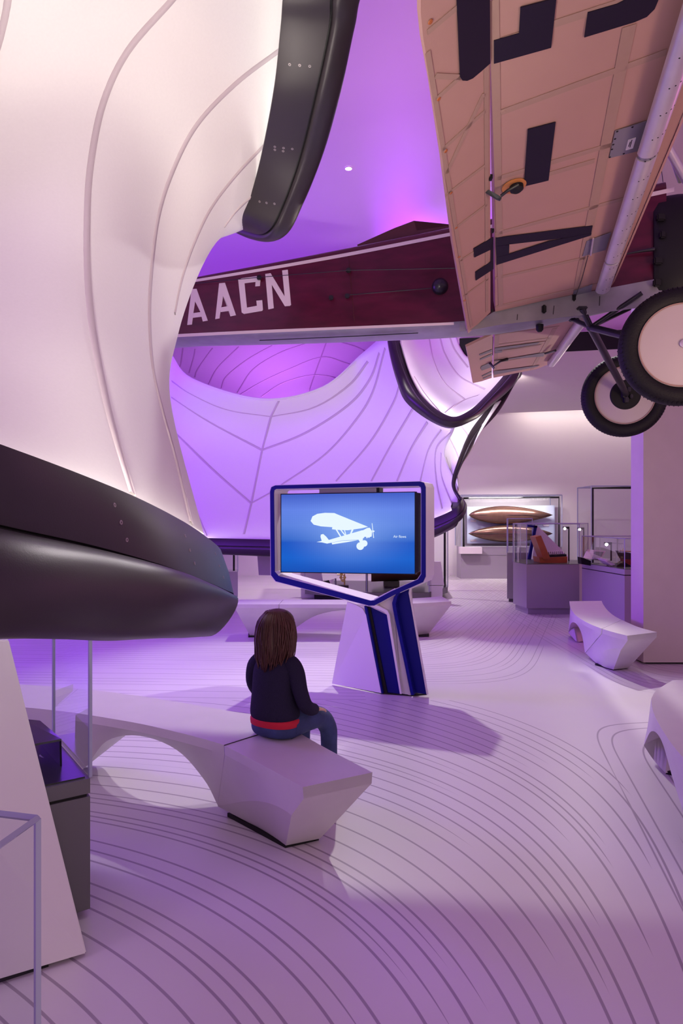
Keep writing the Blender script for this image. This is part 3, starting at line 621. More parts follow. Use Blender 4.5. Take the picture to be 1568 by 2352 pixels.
# slat along the leading edge
A = wg(1388, 650, .055); B = wg(1552, 150, .06)
dsl = (B-A).normalized(); s_ch = (dsl.cross(NW)).normalized()
if s_ch.dot(ch) < 0: s_ch = -s_ch
L_ = (B-A).length
def slatprof(c, r):
    return [c+s_ch*(r*math.cos(a))*1.0-NW*(r*.8*math.sin(a)) for a in [math.pi*k/14 for k in range(15)]]+[c+s_ch*(-r)*.9+NW*.0, c+s_ch*r*.9]
cutz = [(-.08, .10), (.0, .30), (.30, 1.0), (1.0, 2.2)]
seg_ = [(-.10/L_, .36/L_), (.385/L_, 1.50/L_), (1.53/L_, 1.9)]
slat = None
for a, b in seg_:
    o = loft('leading_edge_slat', [slatprof(A+(B-A)*t, .050) for t in (a, (a+b)/2, b)], M['silver'], slat.parent if slat else wing, closed=True, smooth=40); slat = slat or o
loft('slat_joint', [slatprof(A+(B-A)*t, .044) for t in (.35/L_, .39/L_)], M['plate'], wing, closed=True)
loft('slat_joint', [slatprof(A+(B-A)*t, .044) for t in (1.48/L_, 1.55/L_)], M['plate'], wing, closed=True)
bm = bmesh.new()
for k in range(16):
    t = (-.05+k*.17)/L_
    if t > 1.3: break
    for q in (60, 85, 108, 128):
        a = math.radians(180-q-12); c = A+(B-A)*(t)+dsl*(.0004*q); nrm = (s_ch*math.cos(a)*.8-NW*math.sin(a)).normalized()
        lathe(bm, c+s_ch*(.050*math.cos(a))-NW*(.040*math.sin(a))-nrm*.001, nrm, [(0, .0042), (.0015, .0035), (.0015, 0)], 8)
obj('rivet_rows', bm, M['black'], slat, kind=None)['kind'] = 'stuff'
# wing leading edge strip seen past the slat
loft('leading_edge', [[wg(1400, 664, .006)+V((0, 0, dz)) for dz in (0, .085)]+[wg(1409, 664, .006)+V((0, 0, .04))], [wg(1560, 285, .006)+V((0, 0, dz)) for dz in (0, .085)]+[wg(1574, 285, .006)+V((0, 0, .04))], [wg(1780, -250, .006)+V((0, 0, dz)) for dz in (0, .085)]+[wg(1800, -250, .006)+V((0, 0, .04))]], M['canvas'], wing, closed=True)
# ------------------------------------------------ lower wing, far side
Gh = Q(1136, 768, 5.62); span2 = (-SD+UP*.055).normalized(); ch2 = ((Pl-Ph)).normalized(); N2 = ch2.cross(span2).normalized()
if N2.z < 0: N2 = -N2
def w2(px, py, off=0): return hitplane(px, py, Gh-N2*off, N2)
wing2 = slab('lower_wing', [w2(*p) for p in ((1136, 752), (1136, 768), (1133, 868), (1180, 858), (1232, 848), (1256, 838), (1300, 770), (1338, 722), (1250, 735))], N2*.07, M['canvas'], plane)
Ft2 = Q(1070, 797, 5.66); Fh2 = w2(1131, 766); cf2 = (Ft2-Fh2).normalized(); NF2 = cf2.cross(span2).normalized()
if NF2.z < 0: NF2 = -NF2
def wf2(px, py, off=0): return hitplane(px, py, Fh2-NF2*off, NF2)
flap2 = slab('trailing_flap', [wf2(*p) for p in ((1131, 768), (1070, 797), (1078, 835), (1086, 880), (1105, 876), (1129, 868))], NF2*.02, M['canvas'], wing2)
W2 = lambda x, y: w2(x, y, .004)
F2 = lambda x, y: wf2(x, y, .004)
c4 = lambda pts: [(1020+x/4.126, 720+y/4.126) for x, y in pts]
poly('letter', [c4([(482, 326), (960, 262), (940, 282), (556, 336), (556, 352), (900, 300), (700, 340), (480, 378)])], W2, M['tape'], wing2)
INK2 = mat('faded_dark_paint', (.16, .14, .16), .6); 
poly('letter', [c4([(480, 328), (900, 272), (880, 290), (480, 352)]), c4([(480, 352), (550, 346), (545, 366), (480, 378)])], lambda x, y: w2(x, y, .007), INK2, wing2)
poly('letter', [c4([(470, 446), (560, 436), (950, 370), (940, 405), (850, 412), (700, 425), (500, 450)])], lambda x, y: w2(x, y, .007), INK2, wing2)
poly('letter', [c4([(470, 545), (570, 535), (900, 490), (880, 505), (600, 556), (470, 580)])], lambda x, y: w2(x, y, .007), INK2, wing2)
for q_ in [c4([(330, 388), (450, 340), (450, 362), (335, 400)]), c4([(338, 430), (450, 380), (450, 398), (340, 442)]), c4([(350, 500), (420, 470), (440, 510), (355, 540), (346, 520)]), c4([(355, 590), (450, 545), (450, 560), (358, 600)]), c4([(365, 612), (450, 575), (450, 588), (370, 620)])]: poly('letter', [q_], F2, INK2, flap2)
for a, b in (((490, 205), (1080, 125)), ((490, 300), (1000, 235)), ((500, 470), (880, 400)), ((830, 530), (1050, 140)), ((500, 200), (480, 560))):
    A_, B_ = w2(*c4([a])[0], .003), w2(*c4([b])[0], .003); d = (B_-A_).normalized(); s = d.cross(N2)*.02; bm = bmesh.new(); prism(bm, [A_+s, A_-s, B_-s, B_+s], N2*.002); obj('rib_tape', bm, M['tape'], wing2)
lv2 = slab('control_lever', [w2(*c4([(415, 470)])[0], .01), w2(*c4([(440, 458)])[0], .01), w2(*c4([(480, 515)])[0], .08), w2(*c4([(465, 528)])[0], .08)], span2*.015, M['steel'], wing2)
rod('push_rod', [w2(*c4([(470, 495)])[0], .04), w2(*c4([(540, 448)])[0], .03), w2(*c4([(595, 435)])[0], .02)], [.008, .012, .018], M['steel'], wing2, 8)
A2 = w2(1337, 735, .03); B2 = w2(1266, 834, .03); d2 = (B2-A2).normalized()
bm = bmesh.new(); tube(bm, [A2, (A2+B2)/2, B2], .045, 14); obj('leading_edge_slat', bm, M['silver'], wing2, smooth=40)
rod('slat_bracket', [w2(1252, 812, .02), w2(1275, 805, .05)], .012, M['steel'], wing2)
# ------------------------------------------------ fittings under the belly
for x, y, sx in ((1249, 710, .03), (1318, 682, .022)):
    c = fs(x, y, .02); box('step_fitting', c, (sx, .03, .06), M['black'], plane, bev=.008)
bm = bmesh.new(); lathe(bm, fs(1239, 752, -.30), (0, 0, -1), [(-.02, .03), (.02, .028), (.035, .015), (.037, 0)], 16); obj('belly_drain', bm, M['black'], plane, smooth=40)
for l in (((1188, 722), (1184, 760)), ((1270, 705), (1262, 748)), ((1376, 684), (1360, 728))):
    pass
def seamline(a, b, sa, sb):
    rod('panel_seam', [fs(*a, sa), fs(*b, sb)], .0022, M['black'], belly, 5)
seamline((1188, 722), (1187, 735), .014, .014); seamline((1272, 702), (1270, 722), .014, .014); seamline((1377, 680), (1376, 702), .014, .014)
# ------------------------------------------------ undercarriage
NC = Q(1562, 797, 4.23); FC = Q(1432, 910, 6.10); AX = (NC-FC).normalized()
def wheel(c, r, n0):
    bm = bmesh.new(); lathe(bm, c, n0, [(-.055, .70*r), (-.068, .76*r), (-.072, .86*r), (-.055, .95*r), (-.028, .99*r), (0, r), (.028, .99*r), (.055, .95*r), (.072, .86*r), (.068, .76*r), (.055, .70*r)], 72)
    ty = obj('wheel', bm, M['rubber'], plane, smooth=70)
    bm = bmesh.new(); lathe(bm, c, n0, [(-.06, .705*r), (-.062, .66*r), (-.08, .3*r), (-.085, 0)], 64); lathe(bm, c, n0, [(.06, .705*r), (.062, .66*r), (.08, .3*r), (.085, 0)], 64); obj('wheel_disc', bm, M['disc'], ty, smooth=50)
    bm = bmesh.new(); lathe(bm, c, n0, [(.0635, .70*r), (.068, .70*r), (.068, .68*r), (.0635, .68*r)], 64); lathe(bm, c, n0, [(-.0635, .70*r), (-.068, .70*r), (-.068, .68*r), (-.0635, .68*r)], 64); obj('disc_rim', bm, M['tape'], ty, smooth=40)
    # tread grooves
    bm = bmesh.new(); ax = V(n0).normalized(); s = ax.cross(UP).normalized(); u = s.cross(ax)
    for k in range(84):
        a = 2*math.pi*k/84; rd = s*math.cos(a)+u*math.sin(a); tg = -s*math.sin(a)+u*math.cos(a)
        for sg in (-1, 1):
            p0 = c+rd*(.952*r)+ax*.0565*sg; p1 = c+rd*(.985*r)+ax*.036*sg
            prism(bm, [p0-tg*.003, p0+tg*.003, p1+tg*.003, p1-tg*.003], rd*.003+ax*sg*.003)
    obj('tyre_tread', bm, M['rubber'], ty)['kind'] = 'stuff'
    return ty
w1 = wheel(NC, .365, AX); wl2 = wheel(FC, .365, AX)
bm = bmesh.new(); lathe(bm, NC+AX*.083, AX, [(0, .026), (.012, .026), (.016, .018), (.016, 0)], 24); obj('hub_cap', bm, M['silver'], w1, smooth=30)
bm = bmesh.new()
for k in range(8):
    a = math.pi/4*k; s = AX.cross(UP).normalized(); u_ = s.cross(AX); lathe(bm, NC+AX*.078+(s*math.cos(a)+u_*math.sin(a))*.045, AX, [(0, .005), (.004, .004), (.004, 0)], 8)
obj('hub_bolts', bm, M['plate'], w1)
bm = bmesh.new(); lathe(bm, FC+AX*.065, AX, [(0, .13), (.014, .13), (.02, .12), (.02, 0)], 40); hb = obj('brake_drum', bm, M['black'], wl2, smooth=30)
for dx, dz, s_ in ((-.01, .0, .05), (.02, .04, .035), (.0, -.05, .04), (.04, -.02, .03)): box('brake_lever', FC+AX*.10+FD*dx+UP*dz, (s_, .05, s_*1.2), M['steel'], wl2, bev=.006)
J = Q(1356, 752, 5.05); J2 = Q(1357, 754, 5.15)
def st_(a, b, r=.02): return rod('strut', [a, b], r, M['steel'], plane, 12)
T1 = Q(1336, 708, 4.98); T2 = Q(1318, 735, 5.3)
st_(T1, J, .022); st_(T2, J, .018); st_(J, FC+AX*.12, .028); st_(J, NC-AX*.06, .026)
st_(J, Q(1474, 673, 4.86), .017); st_(J, Q(1446, 709, 5.3), .014)
bm = bmesh.new(); bmesh.ops.create_uvsphere(bm, u_segments=14, v_segments=8, radius=.032, matrix=Matrix.Translation(J)); obj('strut_joint', bm, M['steel'], plane, smooth=True)
for p in (T1, T2): box('strut_foot', p, (.07, .05, .02), M['steel'], plane, bev=.006)
# ------------------------------------------------ engine bay, strut to the upper wing
E0 = V(fs(1535, 560)); 
bm = bmesh.new(); 
secs = []
for x_, sc in ((1500, .93), (1512, 1.0), (1560, 1.02), (1700, 1.0), (1900, .8)):
    A_ = fs(x_, 425, .05); C_ = fs(x_, 560, 0)+NS*.28; C_ = V((C_.x, C_.y, 3.43)); secs.append([C_+(-NS*math.copysign(abs(math.cos(t))**.6, math.cos(t))*.33+UP*math.copysign(abs(math.sin(t))**.6, math.sin(t))*.43)*sc for t in [2*math.pi*k/24 for k in range(24)]])
loft('engine_cowl', secs, M['black'], plane, closed=True, smooth=40)
for x, y, l in ((1516, 500, .06), (1510, 600, .06), (1508, 650, .05), (1520, 540, .04)): box('cowl_fitting', fs(x, y, .06), (l, .04, .05), M['black'], plane, bev=.008)
rod('wing_strut', [Q(1531, 335, 4.5), Q(1590, 440, 4.7)], [.028, .028], M['silver'], plane, 14)
rod('wing_strut', [Q(1540, 352, 4.6), Q(1562, 415, 4.9)], [.020, .020], M['silver'], plane, 14)
rod('exhaust_pipe', [fs(1434, 584, .03), fs(1470, 577, .04), fs(1503, 572, .05)], [.004, .010, .014], M['steel'], plane, 8)
rod('bracing_wire', [fs(1512, 340, -.2), fs(1522, 418, -.2)], .003, M['steel'], plane, 5)
# hanging cables up to the ceiling, out of the picture above
for p in (fs(1150, 500, -.2), fs(700, 590, -.2)): rod('hanging_cable', [p, V((p.x, p.y, 5.99))], .0025, M['steel'], plane, 5) if False else None
# ------------------------------------------------ benches
def bench(name, label, near, joint=None, group='sculptural benches on the gallery floor'):
    """near: stations (TF, TB, BF, BB, arch) 3-D points; lofted"""
    pass
def lerp(a, b, t): return a+(b-a)*t
def bench_loft(parent, name, st, m=None, sub=8, caps=True, bowl=False):
    keys = [cr([s[k] for s in st], sub) for k in range(4)]
    bm = bmesh.new(); R = []
    for i in range(len(keys[0])):
        TF, TB, BF, BB = [k[i] for k in keys]
        lf = lerp(TF, BF, .0); 
        hF = V((TF.x, TF.y, TF.z-.045)); hB = V((TB.x, TB.y, TB.z-.045)); hF += (TB-TF).normalized()*.004; hB += (TF-TB).normalized()*.004
        if BF.z > hF.z-.01: hF.z = BF.z+.012
        if BB.z > hB.z-.01: hB.z = BB.z+.012
        t_ = i/(len(keys[0])-1); k_ = 1-.72*math.sin(t_*math.pi*.56) if bowl else .5
        o_ = (TF-TB).normalized()*(.030*math.sin(min(1, t_*1.3)*math.pi*.6)) if bowl else V((0, 0, 0))
        mF = lerp(hF, BF, min(.97, max(.04, k_)))+V((o_.x, o_.y, 0))
        R.append([bm.verts.new(p) for p in (TF, TB, hB, lerp(hB, BB, .5), BB, BF, mF, hF)])
    n = 8
    for a, b in zip(R, R[1:]):
        for k in range(n): bm.faces.new((a[k], a[(k+1) % n], b[(k+1) % n], b[k]))
    bm.faces.new(R[0][::-1]); bm.faces.new(R[-1])
    return obj(name, bm, m or M['bench'], parent, smooth=9 if bowl else 22)
def T(px, py, z=.45): return P(px, py, z)
GRPB = 'sculptural benches on the gallery floor'
# bench with the child
b = thing('bench', (-.6, 3.4, 0), 'pale arched bench in the foreground on which the child sits', 'bench', GRPB)
st = [(T(515, 1712), T(660, 1668), P(500, 1852, .05), P(640, 1790, .05)), (T(600, 1756), T(755, 1722), P(585, 1905, .015)+V((0, .03, 0)), P(690, 1850, .015)), (T(695, 1808), T(855, 1774), P(656, 1942, .012), P(735, 1926, .012))]
bench_loft(b, 'end_block', st, sub=8, bowl=True)
am = [(T(514, 1711), T(655, 1666), P(500, 1850, .05), P(636, 1790, .05)), (T(470, 1698), T(600, 1645), P(468, 1790, .16), P(590, 1745, .16)), (T(400, 1680), T(520, 1632), P(405, 1722, .29), P(515, 1690, .29)),
      (T(320, 1662), T(425, 1615), P(320, 1690, .345), P(420, 1662, .34)), (T(240, 1648), T(330, 1600), P(245, 1702, .28), P(330, 1664, .28)), (T(170, 1637), T(240, 1588), P(198, 1760, .10), P(255, 1715, .10)), (T(120, 1631), T(180, 1582), P(150, 1792, .03), P(205, 1748, .03))]
bench_loft(b, 'arched_span', am, sub=5)
fm = [(T(119, 1631), T(179, 1582), P(149, 1792, .03), P(204, 1748, .03)), (T(60, 1625), T(110, 1576), P(90, 1785, .02), P(140, 1742, .02)), (T(-40, 1618), T(10, 1570), P(10, 1770, .02), P(60, 1730, .02)), (T(-160, 1615), T(-120, 1567), P(-90, 1700, .1), P(-60, 1670, .1))]
bench_loft(b, 'end_block', fm, sub=4)
slab('foot_plinth', [P(522, 1876, 0), P(655, 1948, 0), P(732, 1930, 0), P(600, 1862, 0)], (0, 0, .02), M['black'], b)
slab('foot_plinth', [P(60, 1790, 0), P(150, 1800, 0), P(195, 1760, 0), P(110, 1750, 0)], (0, 0, .03), M['black'], b)
rod('joint_line', [T(515, 1712, .451), T(595, 1687, .451)], .002, M['groove'], b, 5)
# bench behind the stand
b = thing('bench', (-.2, 8.6, 0), 'long pale arched bench behind the screen stand', 'bench', GRPB)
H2 = .45
def T2(px, f=8.31): return Q(px, HY+(CAMZ-H2)*F/f, f)
e1 = [(T2(539), T2(548, 8.8), Q(575, 1462, 8.62), Q(585, 1452, 8.9)), (T2(590), T2(600, 8.8), Q(620, 1462, 8.62), Q(625, 1452, 8.9)), (T2(640), T2(650, 8.8), Q(655, 1462, 8.62), Q(662, 1452, 8.9))]
bench_loft(b, 'end_block', e1, sub=3)
a1 = [(T2(641), T2(651, 8.8), Q(656, 1462, 8.62), Q(662, 1452, 8.9)), (T2(680), T2(690, 8.8), Q(682, 1440, 8.6), Q(690, 1430, 8.9)), (T2(730), T2(738, 8.8), Q(730, 1412, 8.5), Q(738, 1406, 8.85)), (T2(800), T2(805, 8.8), Q(800, 1401, 8.45), Q(805, 1397, 8.8)), (T2(860), T2(862, 8.82), Q(860, 1412, 8.5), Q(862, 1406, 8.85)), (T2(905), T2(905, 8.85), Q(900, 1440, 8.6), Q(900, 1432, 8.9)), (T2(925, 8.35), T2(925, 8.9), Q(915, 1460, 8.65), Q(915, 1450, 8.95))]
bench_loft(b, 'arched_span', a1, sub=4)
e2 = [(T2(926, 8.35), T2(926, 8.9), Q(916, 1460, 8.65), Q(916, 1450, 8.95)), (T2(980, 8.45), T2(972, 9.0), Q(950, 1460, 8.65), Q(950, 1450, 8.95)), (T2(1036, 8.6), T2(1014, 9.15), Q(985, 1455, 8.75), Q(980, 1447, 9.05))]
bench_loft(b, 'end_block', e2, sub=3)
for x0, x1 in ((570, 640), (925, 985)): slab('foot_plinth', [P(x0, 1464), P(x1, 1463), P(x1, 1455), P(x0, 1456)], (0, 0, .02), M['black'], b)
# bench by the column
b = thing('bench', (2.5, 7.4, 0), 'pale arched bench standing beside the plaster column', 'bench', GRPB)
e = [(T(1382, 1444), T(1428, 1424), P(1344, 1500, .05), P(1400, 1490, .08)), (T(1408, 1452), T(1465, 1440), P(1375, 1527, .01), P(1425, 1512, .01)), (T(1440, 1460), T(1508, 1452), P(1408, 1538, .01), P(1443, 1534, .01))]
bench_loft(b, 'end_block', e, sub=8, bowl=True)
a = [(T(1381, 1444), T(1427, 1424), P(1343, 1500, .05), P(1399, 1490, .08)), (T(1352, 1432), T(1408, 1413), P(1335, 1455, .25), P(1385, 1440, .27)), (T(1325, 1416), T(1395, 1402), P(1322, 1432, .36), P(1375, 1420, .36)), (T(1313, 1402), T(1388, 1393), P(1311, 1432, .28), P(1365, 1425, .28)), (T(1309, 1393), T(1384, 1387), P(1305, 1452, .05), P(1350, 1450, .05))]
bench_loft(b, 'arched_span', a, sub=5)
e = [(T(1309, 1393), T(1384, 1387), P(1305, 1453, .04), P(1350, 1450, .05)), (T(1308, 1385), T(1382, 1382), P(1324, 1474, .01), P(1345, 1472, .01)), (T(1307, 1381), T(1381, 1380), P(1336, 1470, .02), P(1352, 1466, .02))]
bench_loft(b, 'end_block', e, sub=3)
slab('foot_plinth', [P(1366, 1528), P(1408, 1540), P(1441, 1535), P(1400, 1522)], (0, 0, .02), M['black'], b)
# bench at the right edge
b = thing('bench', (2.1, 4.1, 0), 'pale arched bench cut off by the right edge of the picture', 'bench', GRPB)
a = [(T(1700, 1860), T(1900, 1760), P(1600, 2010, .03), P(1800, 1930, .03)), (T(1620, 1790), T(1800, 1690), P(1572, 1880, .12), P(1720, 1800, .14)), (T(1555, 1725), T(1740, 1640), P(1545, 1790, .22), P(1680, 1730, .24)), (T(1518, 1672), T(1690, 1610), P(1518, 1700, .34), P(1650, 1660, .34)), (T(1500, 1635), T(1650, 1590), P(1495, 1680, .30), P(1620, 1645, .3)), (T(1495, 1605), T(1620, 1575), P(1478, 1712, .1), P(1590, 1690, .1))]
bench_loft(b, 'arched_span', a, sub=5)
a = [(T(1495, 1605), T(1620, 1575), P(1478, 1712, .1), P(1590, 1690, .1)), (T(1508, 1585), T(1610, 1566), P(1500, 1745, .03), P(1590, 1720, .03)), (T(1545, 1562), T(1600, 1560), P(1528, 1776, .012), P(1570, 1765, .012))]
bench_loft(b, 'end_block', a, sub=4)
slab('foot_plinth', [P(1528, 1778), P(1545, 1782), P(1590, 1770), P(1560, 1755)], (0, 0, .02), M['black'], b)
# ------------------------------------------------ screen stand
stand = thing('screen_stand', (.1, 5.9, 0), 'white and navy faceted stand holding the video screen', 'stand')
FA = V((-.648, 6.2, 0)); FB = V((.695, 5.65, 0)); fx = (FB-FA).normalized(); fb = V((-fx.y, fx.x, 0))
def fp(px, py, off=0): return hitplane(px, py, FA+fb*off, fb)
outer = [(631, 1114), (965, 1105), (974, 1108), (978, 1118), (978, 1325), (972, 1338), (905, 1368), (860, 1392), (848, 1392), (632, 1336), (621, 1322), (619, 1128), (622, 1118)]
inner = [(634, 1124), (960, 1117), (965, 1120), (966, 1126), (966, 1318), (958, 1330), (895, 1358), (858, 1378), (850, 1379), (640, 1322), (631, 1312), (629, 1134), (630, 1127)]
def frame_ring(name, o_, i_, ext, m, parent, off=0):
    bm = bmesh.new(); n = len(o_); A_ = [bm.verts.new(fp(*p, off)) for p in o_]; B_ = [bm.verts.new(fp(*p, off)) for p in i_]
    C_ = [bm.verts.new(v.co+fb*ext) for v in A_]; D_ = [bm.verts.new(v.co+fb*ext) for v in B_]
    for k in range(n):
        j = (k+1) % n
        bm.faces.new((A_[k], A_[j], B_[j], B_[k])); bm.faces.new((C_[j], C_[k], D_[k], D_[j])); bm.faces.new((A_[j], A_[k], C_[k], C_[j])); bm.faces.new((B_[k], B_[j], D_[j], D_[k]))
    return obj(name, bm, m, parent)
frame_ring('outer_frame', outer, inner, .27, M['white'], stand, .004)
def inset(pts, k):
    c = V((798, 1235)); return [(p[0]+(k if p[0] < c.x else -k), p[1]+(k if p[1] < c.y else -k)) for p in pts]
frame_ring('navy_face', inset(outer, 1), [(p[0]-(1 if p[0] < 798 else -1), p[1]-(1 if p[1] < 1235 else -1)) for p in inner], .012, M['navy'], stand, -.006)
def leg(name, pts, ext, m, off=0, bev=0): return slab(name, [fp(*p, off) for p in pts], ext, m, stand, bev)
# ribbons of the pedestal
def ribbon(name, line, d0, d1, m, th=.012):
    """a sheet standing on a curved line in the front plane, running back from depth d0 to d1"""
    L = cr([V((x, y, 0)) for x, y in line], 5); bm = bmesh.new(); r0 = None
    for p in L:
        q0, q1 = fp(p.x, p.y)+fb*d0, fp(p.x, p.y)+fb*d1
        a = [bm.verts.new(q) for q in (q0, q1, q1+fx*th, q0+fx*th)]
        if r0:
            for k in range(4): bm.faces.new((r0[k], a[k], a[(k+1) % 4], r0[(k+1) % 4]))
        r0 = a
    return obj(name, bm, m, stand, smooth=40)
# left white panel splays back to the left
pl = [fp(795, 1383)+fb*.02, fp(815, 1388), fp(832, 1398), fp(840, 1412), fp(875, 1592), P(762, 1570, .015)]
slab('side_panel', pl, fb*.012+V((.004, 0, 0)), M['white'], stand)
leg('leg_channel', [(838, 1392), (850, 1396), (889, 1592), (875, 1592), (841, 1410)], fb*.02, M['black'], .03)
leg('navy_panel', [(846, 1390), (872, 1398), (884, 1404), (889, 1414), (921, 1594), (884, 1591), (850, 1410)], fb*.02, M['navy'], .045)
leg('leg_rib', [(838, 1388), (858, 1386), (889, 1402), (894, 1412), (922, 1594), (918, 1594), (888, 1412), (880, 1404), (858, 1395), (842, 1392)], fb*.16, M['white'], 0)
leg('navy_edge', [(836, 1392), (842, 1396), (879, 1593), (874, 1592), (838, 1404)], fb*.16, M['navy'], .002)
leg('middle_panel', [(858, 1376), (905, 1352), (915, 1358), (904, 1372), (901, 1388), (903, 1402), (943, 1597), (923, 1593), (893, 1410), (880, 1396)], fb*.018, M['white'], .05)
leg('navy_panel', [(905, 1375), (918, 1362), (942, 1348), (940, 1362), (944, 1385), (982, 1595), (950, 1590), (905, 1400)], fb*.02, M['navy'], .06)
leg('navy_edge', [(900, 1385), (904, 1372), (914, 1358), (922, 1356), (912, 1370), (908, 1388), (912, 1410), (950, 1596), (944, 1597), (902, 1400)], fb*.14, M['navy'], .0)
leg('leg_rib', [(940, 1350), (944, 1348), (942, 1362), (946, 1385), (982, 1595), (979, 1595), (943, 1388), (938, 1362)], fb*.02, M['white'], .05)
slab('stand_foot', [P(775, 1572), P(876, 1594), P(945, 1599), P(980, 1596), P(950, 1575), P(850, 1568)], (0, 0, .012), M['black'], stand)
# the video screen, with its bracket
scr = thing('video_screen', (.1, 5.9, 1.4), 'wide video screen glowing blue with a white biplane, held in the stand', 'screen')
SO = .05
sq = [fp(646, 1136, SO), fp(952, 1131, SO), fp(952, 1318, SO), fp(646, 1313, SO)]
slab('screen_body', [fp(644, 1134, SO+.004), fp(953, 1129, SO+.004), fp(953, 1320, SO+.004), fp(644, 1315, SO+.004)], fb*.06+fx*.0, M['black'], scr)
m = bpy.data.materials.new('blue_screen_picture'); m.use_nodes = True; nt = m.node_tree; bs = nt.nodes['Principled BSDF']; bs.inputs['Base Color'].default_value = (.01, .01, .02, 1); bs.inputs['Roughness'].default_value = .4; bs.inputs['Specular IOR Level'].default_value = .08
uv = nt.nodes.new('ShaderNodeUVMap'); sx = nt.nodes.new('ShaderNodeSeparateXYZ'); nt.links.new(uv.outputs[0], sx.inputs[0])
rp_ = nt.nodes.new('ShaderNodeValToRGB'); e_ = rp_.color_ramp.elements
for pos, c in ((0.0, (.002, .08, .46)), (.18, (.003, .12, .60)), (.38, (.004, .09, .54)), (.42, (.03, .14, .58)), (.6, (.10, .22, .72)), (.8, (.12, .23, .78)), (1, (.05, .11, .55))):
    if pos == 0: e_[0].position = 0; e_[0].color = (*c, 1)
    elif pos == 1: e_[-1].position = 1; e_[-1].color = (*c, 1)
    else: q = e_.new(pos); q.color = (*c, 1)
nt.links.new(sx.outputs[1], rp_.inputs[0])
gr = nt.nodes.new('ShaderNodeTexGradient'); gr.gradient_type = 'QUADRATIC_SPHERE'; mp = nt.nodes.new('ShaderNodeMapping'); mp.inputs['Location'].default_value = (-.9, -.85, 0); mp.inputs['Scale'].default_value = (1.7, 1.7, 1)
nt.links.new(uv.outputs[0], mp.inputs[0]); nt.links.new(mp.outputs[0], gr.inputs[0])
ad = nt.nodes.new('ShaderNodeMix'); ad.data_type = 'RGBA'; ad.inputs[7].default_value = (.30, .50, 1.0, 1); sc_ = nt.nodes.new('ShaderNodeMath'); sc_.operation = 'MULTIPLY'; sc_.inputs[1].default_value = .72; nt.links.new(gr.outputs['Fac'], sc_.inputs[0]); nt.links.new(sc_.outputs[0], ad.inputs[0]); nt.links.new(rp_.outputs[0], ad.inputs[6])
ck = nt.nodes.new('ShaderNodeTexBrick'); ck.offset = 0; ck.inputs['Scale'].default_value = 40; ck.inputs['Color1'].default_value = (1, 1, 1, 1); ck.inputs['Color2'].default_value = (1, 1, 1, 1); ck.inputs['Mortar'].default_value = (.80, .85, .95, 1)
ck.inputs['Mortar Size'].default_value = .02; ck.inputs['Brick Width'].default_value = .6; ck.inputs['Row Height'].default_value = 1.0
nt.links.new(uv.outputs[0], ck.inputs['Vector'])
ml = nt.nodes.new('ShaderNodeMix'); ml.data_type = 'RGBA'; ml.blend_type = 'MULTIPLY'; ml.inputs[0].default_value = 1; nt.links.new(ad.outputs[2], ml.inputs[6]); nt.links.new(ck.outputs[0], ml.inputs[7])
nt.links.new(ml.outputs[2], bs.inputs['Emission Color']); bs.inputs['Emission Strength'].default_value = 1.0
me = bpy.data.meshes.new('screen_picture'); me.from_pydata([list(v-fb*.001) for v in (sq[3], sq[2], sq[1], sq[0])], [], [(0, 1, 2, 3)]); ul = me.uv_layers.new()
for i, c in enumerate(((0, 0), (1, 0), (1, 1), (0, 1))): ul.data[i].uv = c
pic = link('screen_picture', me, m, scr)
cs = lambda pts: [(680+x/4.238, 1100+y/4.238) for x, y in pts]
def sp(name, polys, m='screenwhite', off=-.003):
    bm = bmesh.new()
    for pts in polys: prism(bm, [fp(*p, SO+off) for p in cs(pts)], fb*.001)
    bmesh.ops.triangulate(bm, faces=[f for f in bm.faces if len(f.verts) > 4]); obj(name, bm, M[m], pic)
sp('plane_glow', [[(120, 405), (150, 350), (220, 315), (360, 315), (480, 385), (700, 450), (740, 500), (690, 560), (700, 640), (650, 700), (580, 690), (560, 610), (350, 650), (190, 620), (230, 520), (330, 500), (150, 460)]], 'screenhalo', -.002) if False else None
sp('pictured_plane', [
 [(140, 410), (158, 365), (205, 340), (280, 330), (370, 332), (400, 345), (698, 466), (640, 480), (500, 500), (400, 496), (348, 490), (352, 470), (240, 462), (170, 445)],
 [(198, 615), (250, 603), (300, 612), (300, 630), (250, 618)], [(250, 610), (236, 562), (240, 542), (262, 536), (290, 560), (322, 600), (300, 628)],
 [(290, 602), (440, 565), (505, 540), (640, 500), (690, 500), (670, 560), (640, 590), (440, 600), (300, 630)], [(350, 638), (345, 622), (440, 603), (600, 596), (500, 615)],
 [(640, 505), (690, 478), (715, 475), (720, 500), (738, 508), (734, 560), (700, 572), (670, 562), (640, 560)], [(680, 560), (690, 560), (692, 578), (684, 578)], [(706, 555), (716, 555), (714, 572), (707, 572)],
 [(735, 432), (740, 430), (757, 575), (750, 575)], [(360, 455), (372, 452), (440, 562), (428, 566)], [(395, 455), (405, 452), (508, 580), (496, 584)], [(440, 410), (448, 410), (492, 560), (484, 562)], [(540, 490), (560, 488), (515, 580), (505, 582)],
 [(605, 590), (650, 585), (640, 625), (625, 625)], [(740, 500), (762, 505), (762, 514), (740, 520)]])
def disc_(cx, cy, r): return [(cx+r*math.cos(a*math.pi/12), cy+r*1.02*math.sin(a*math.pi/12)) for a in range(24)]
sp('pictured_plane', [disc_(623, 654, 37), disc_(662, 628, 31)])
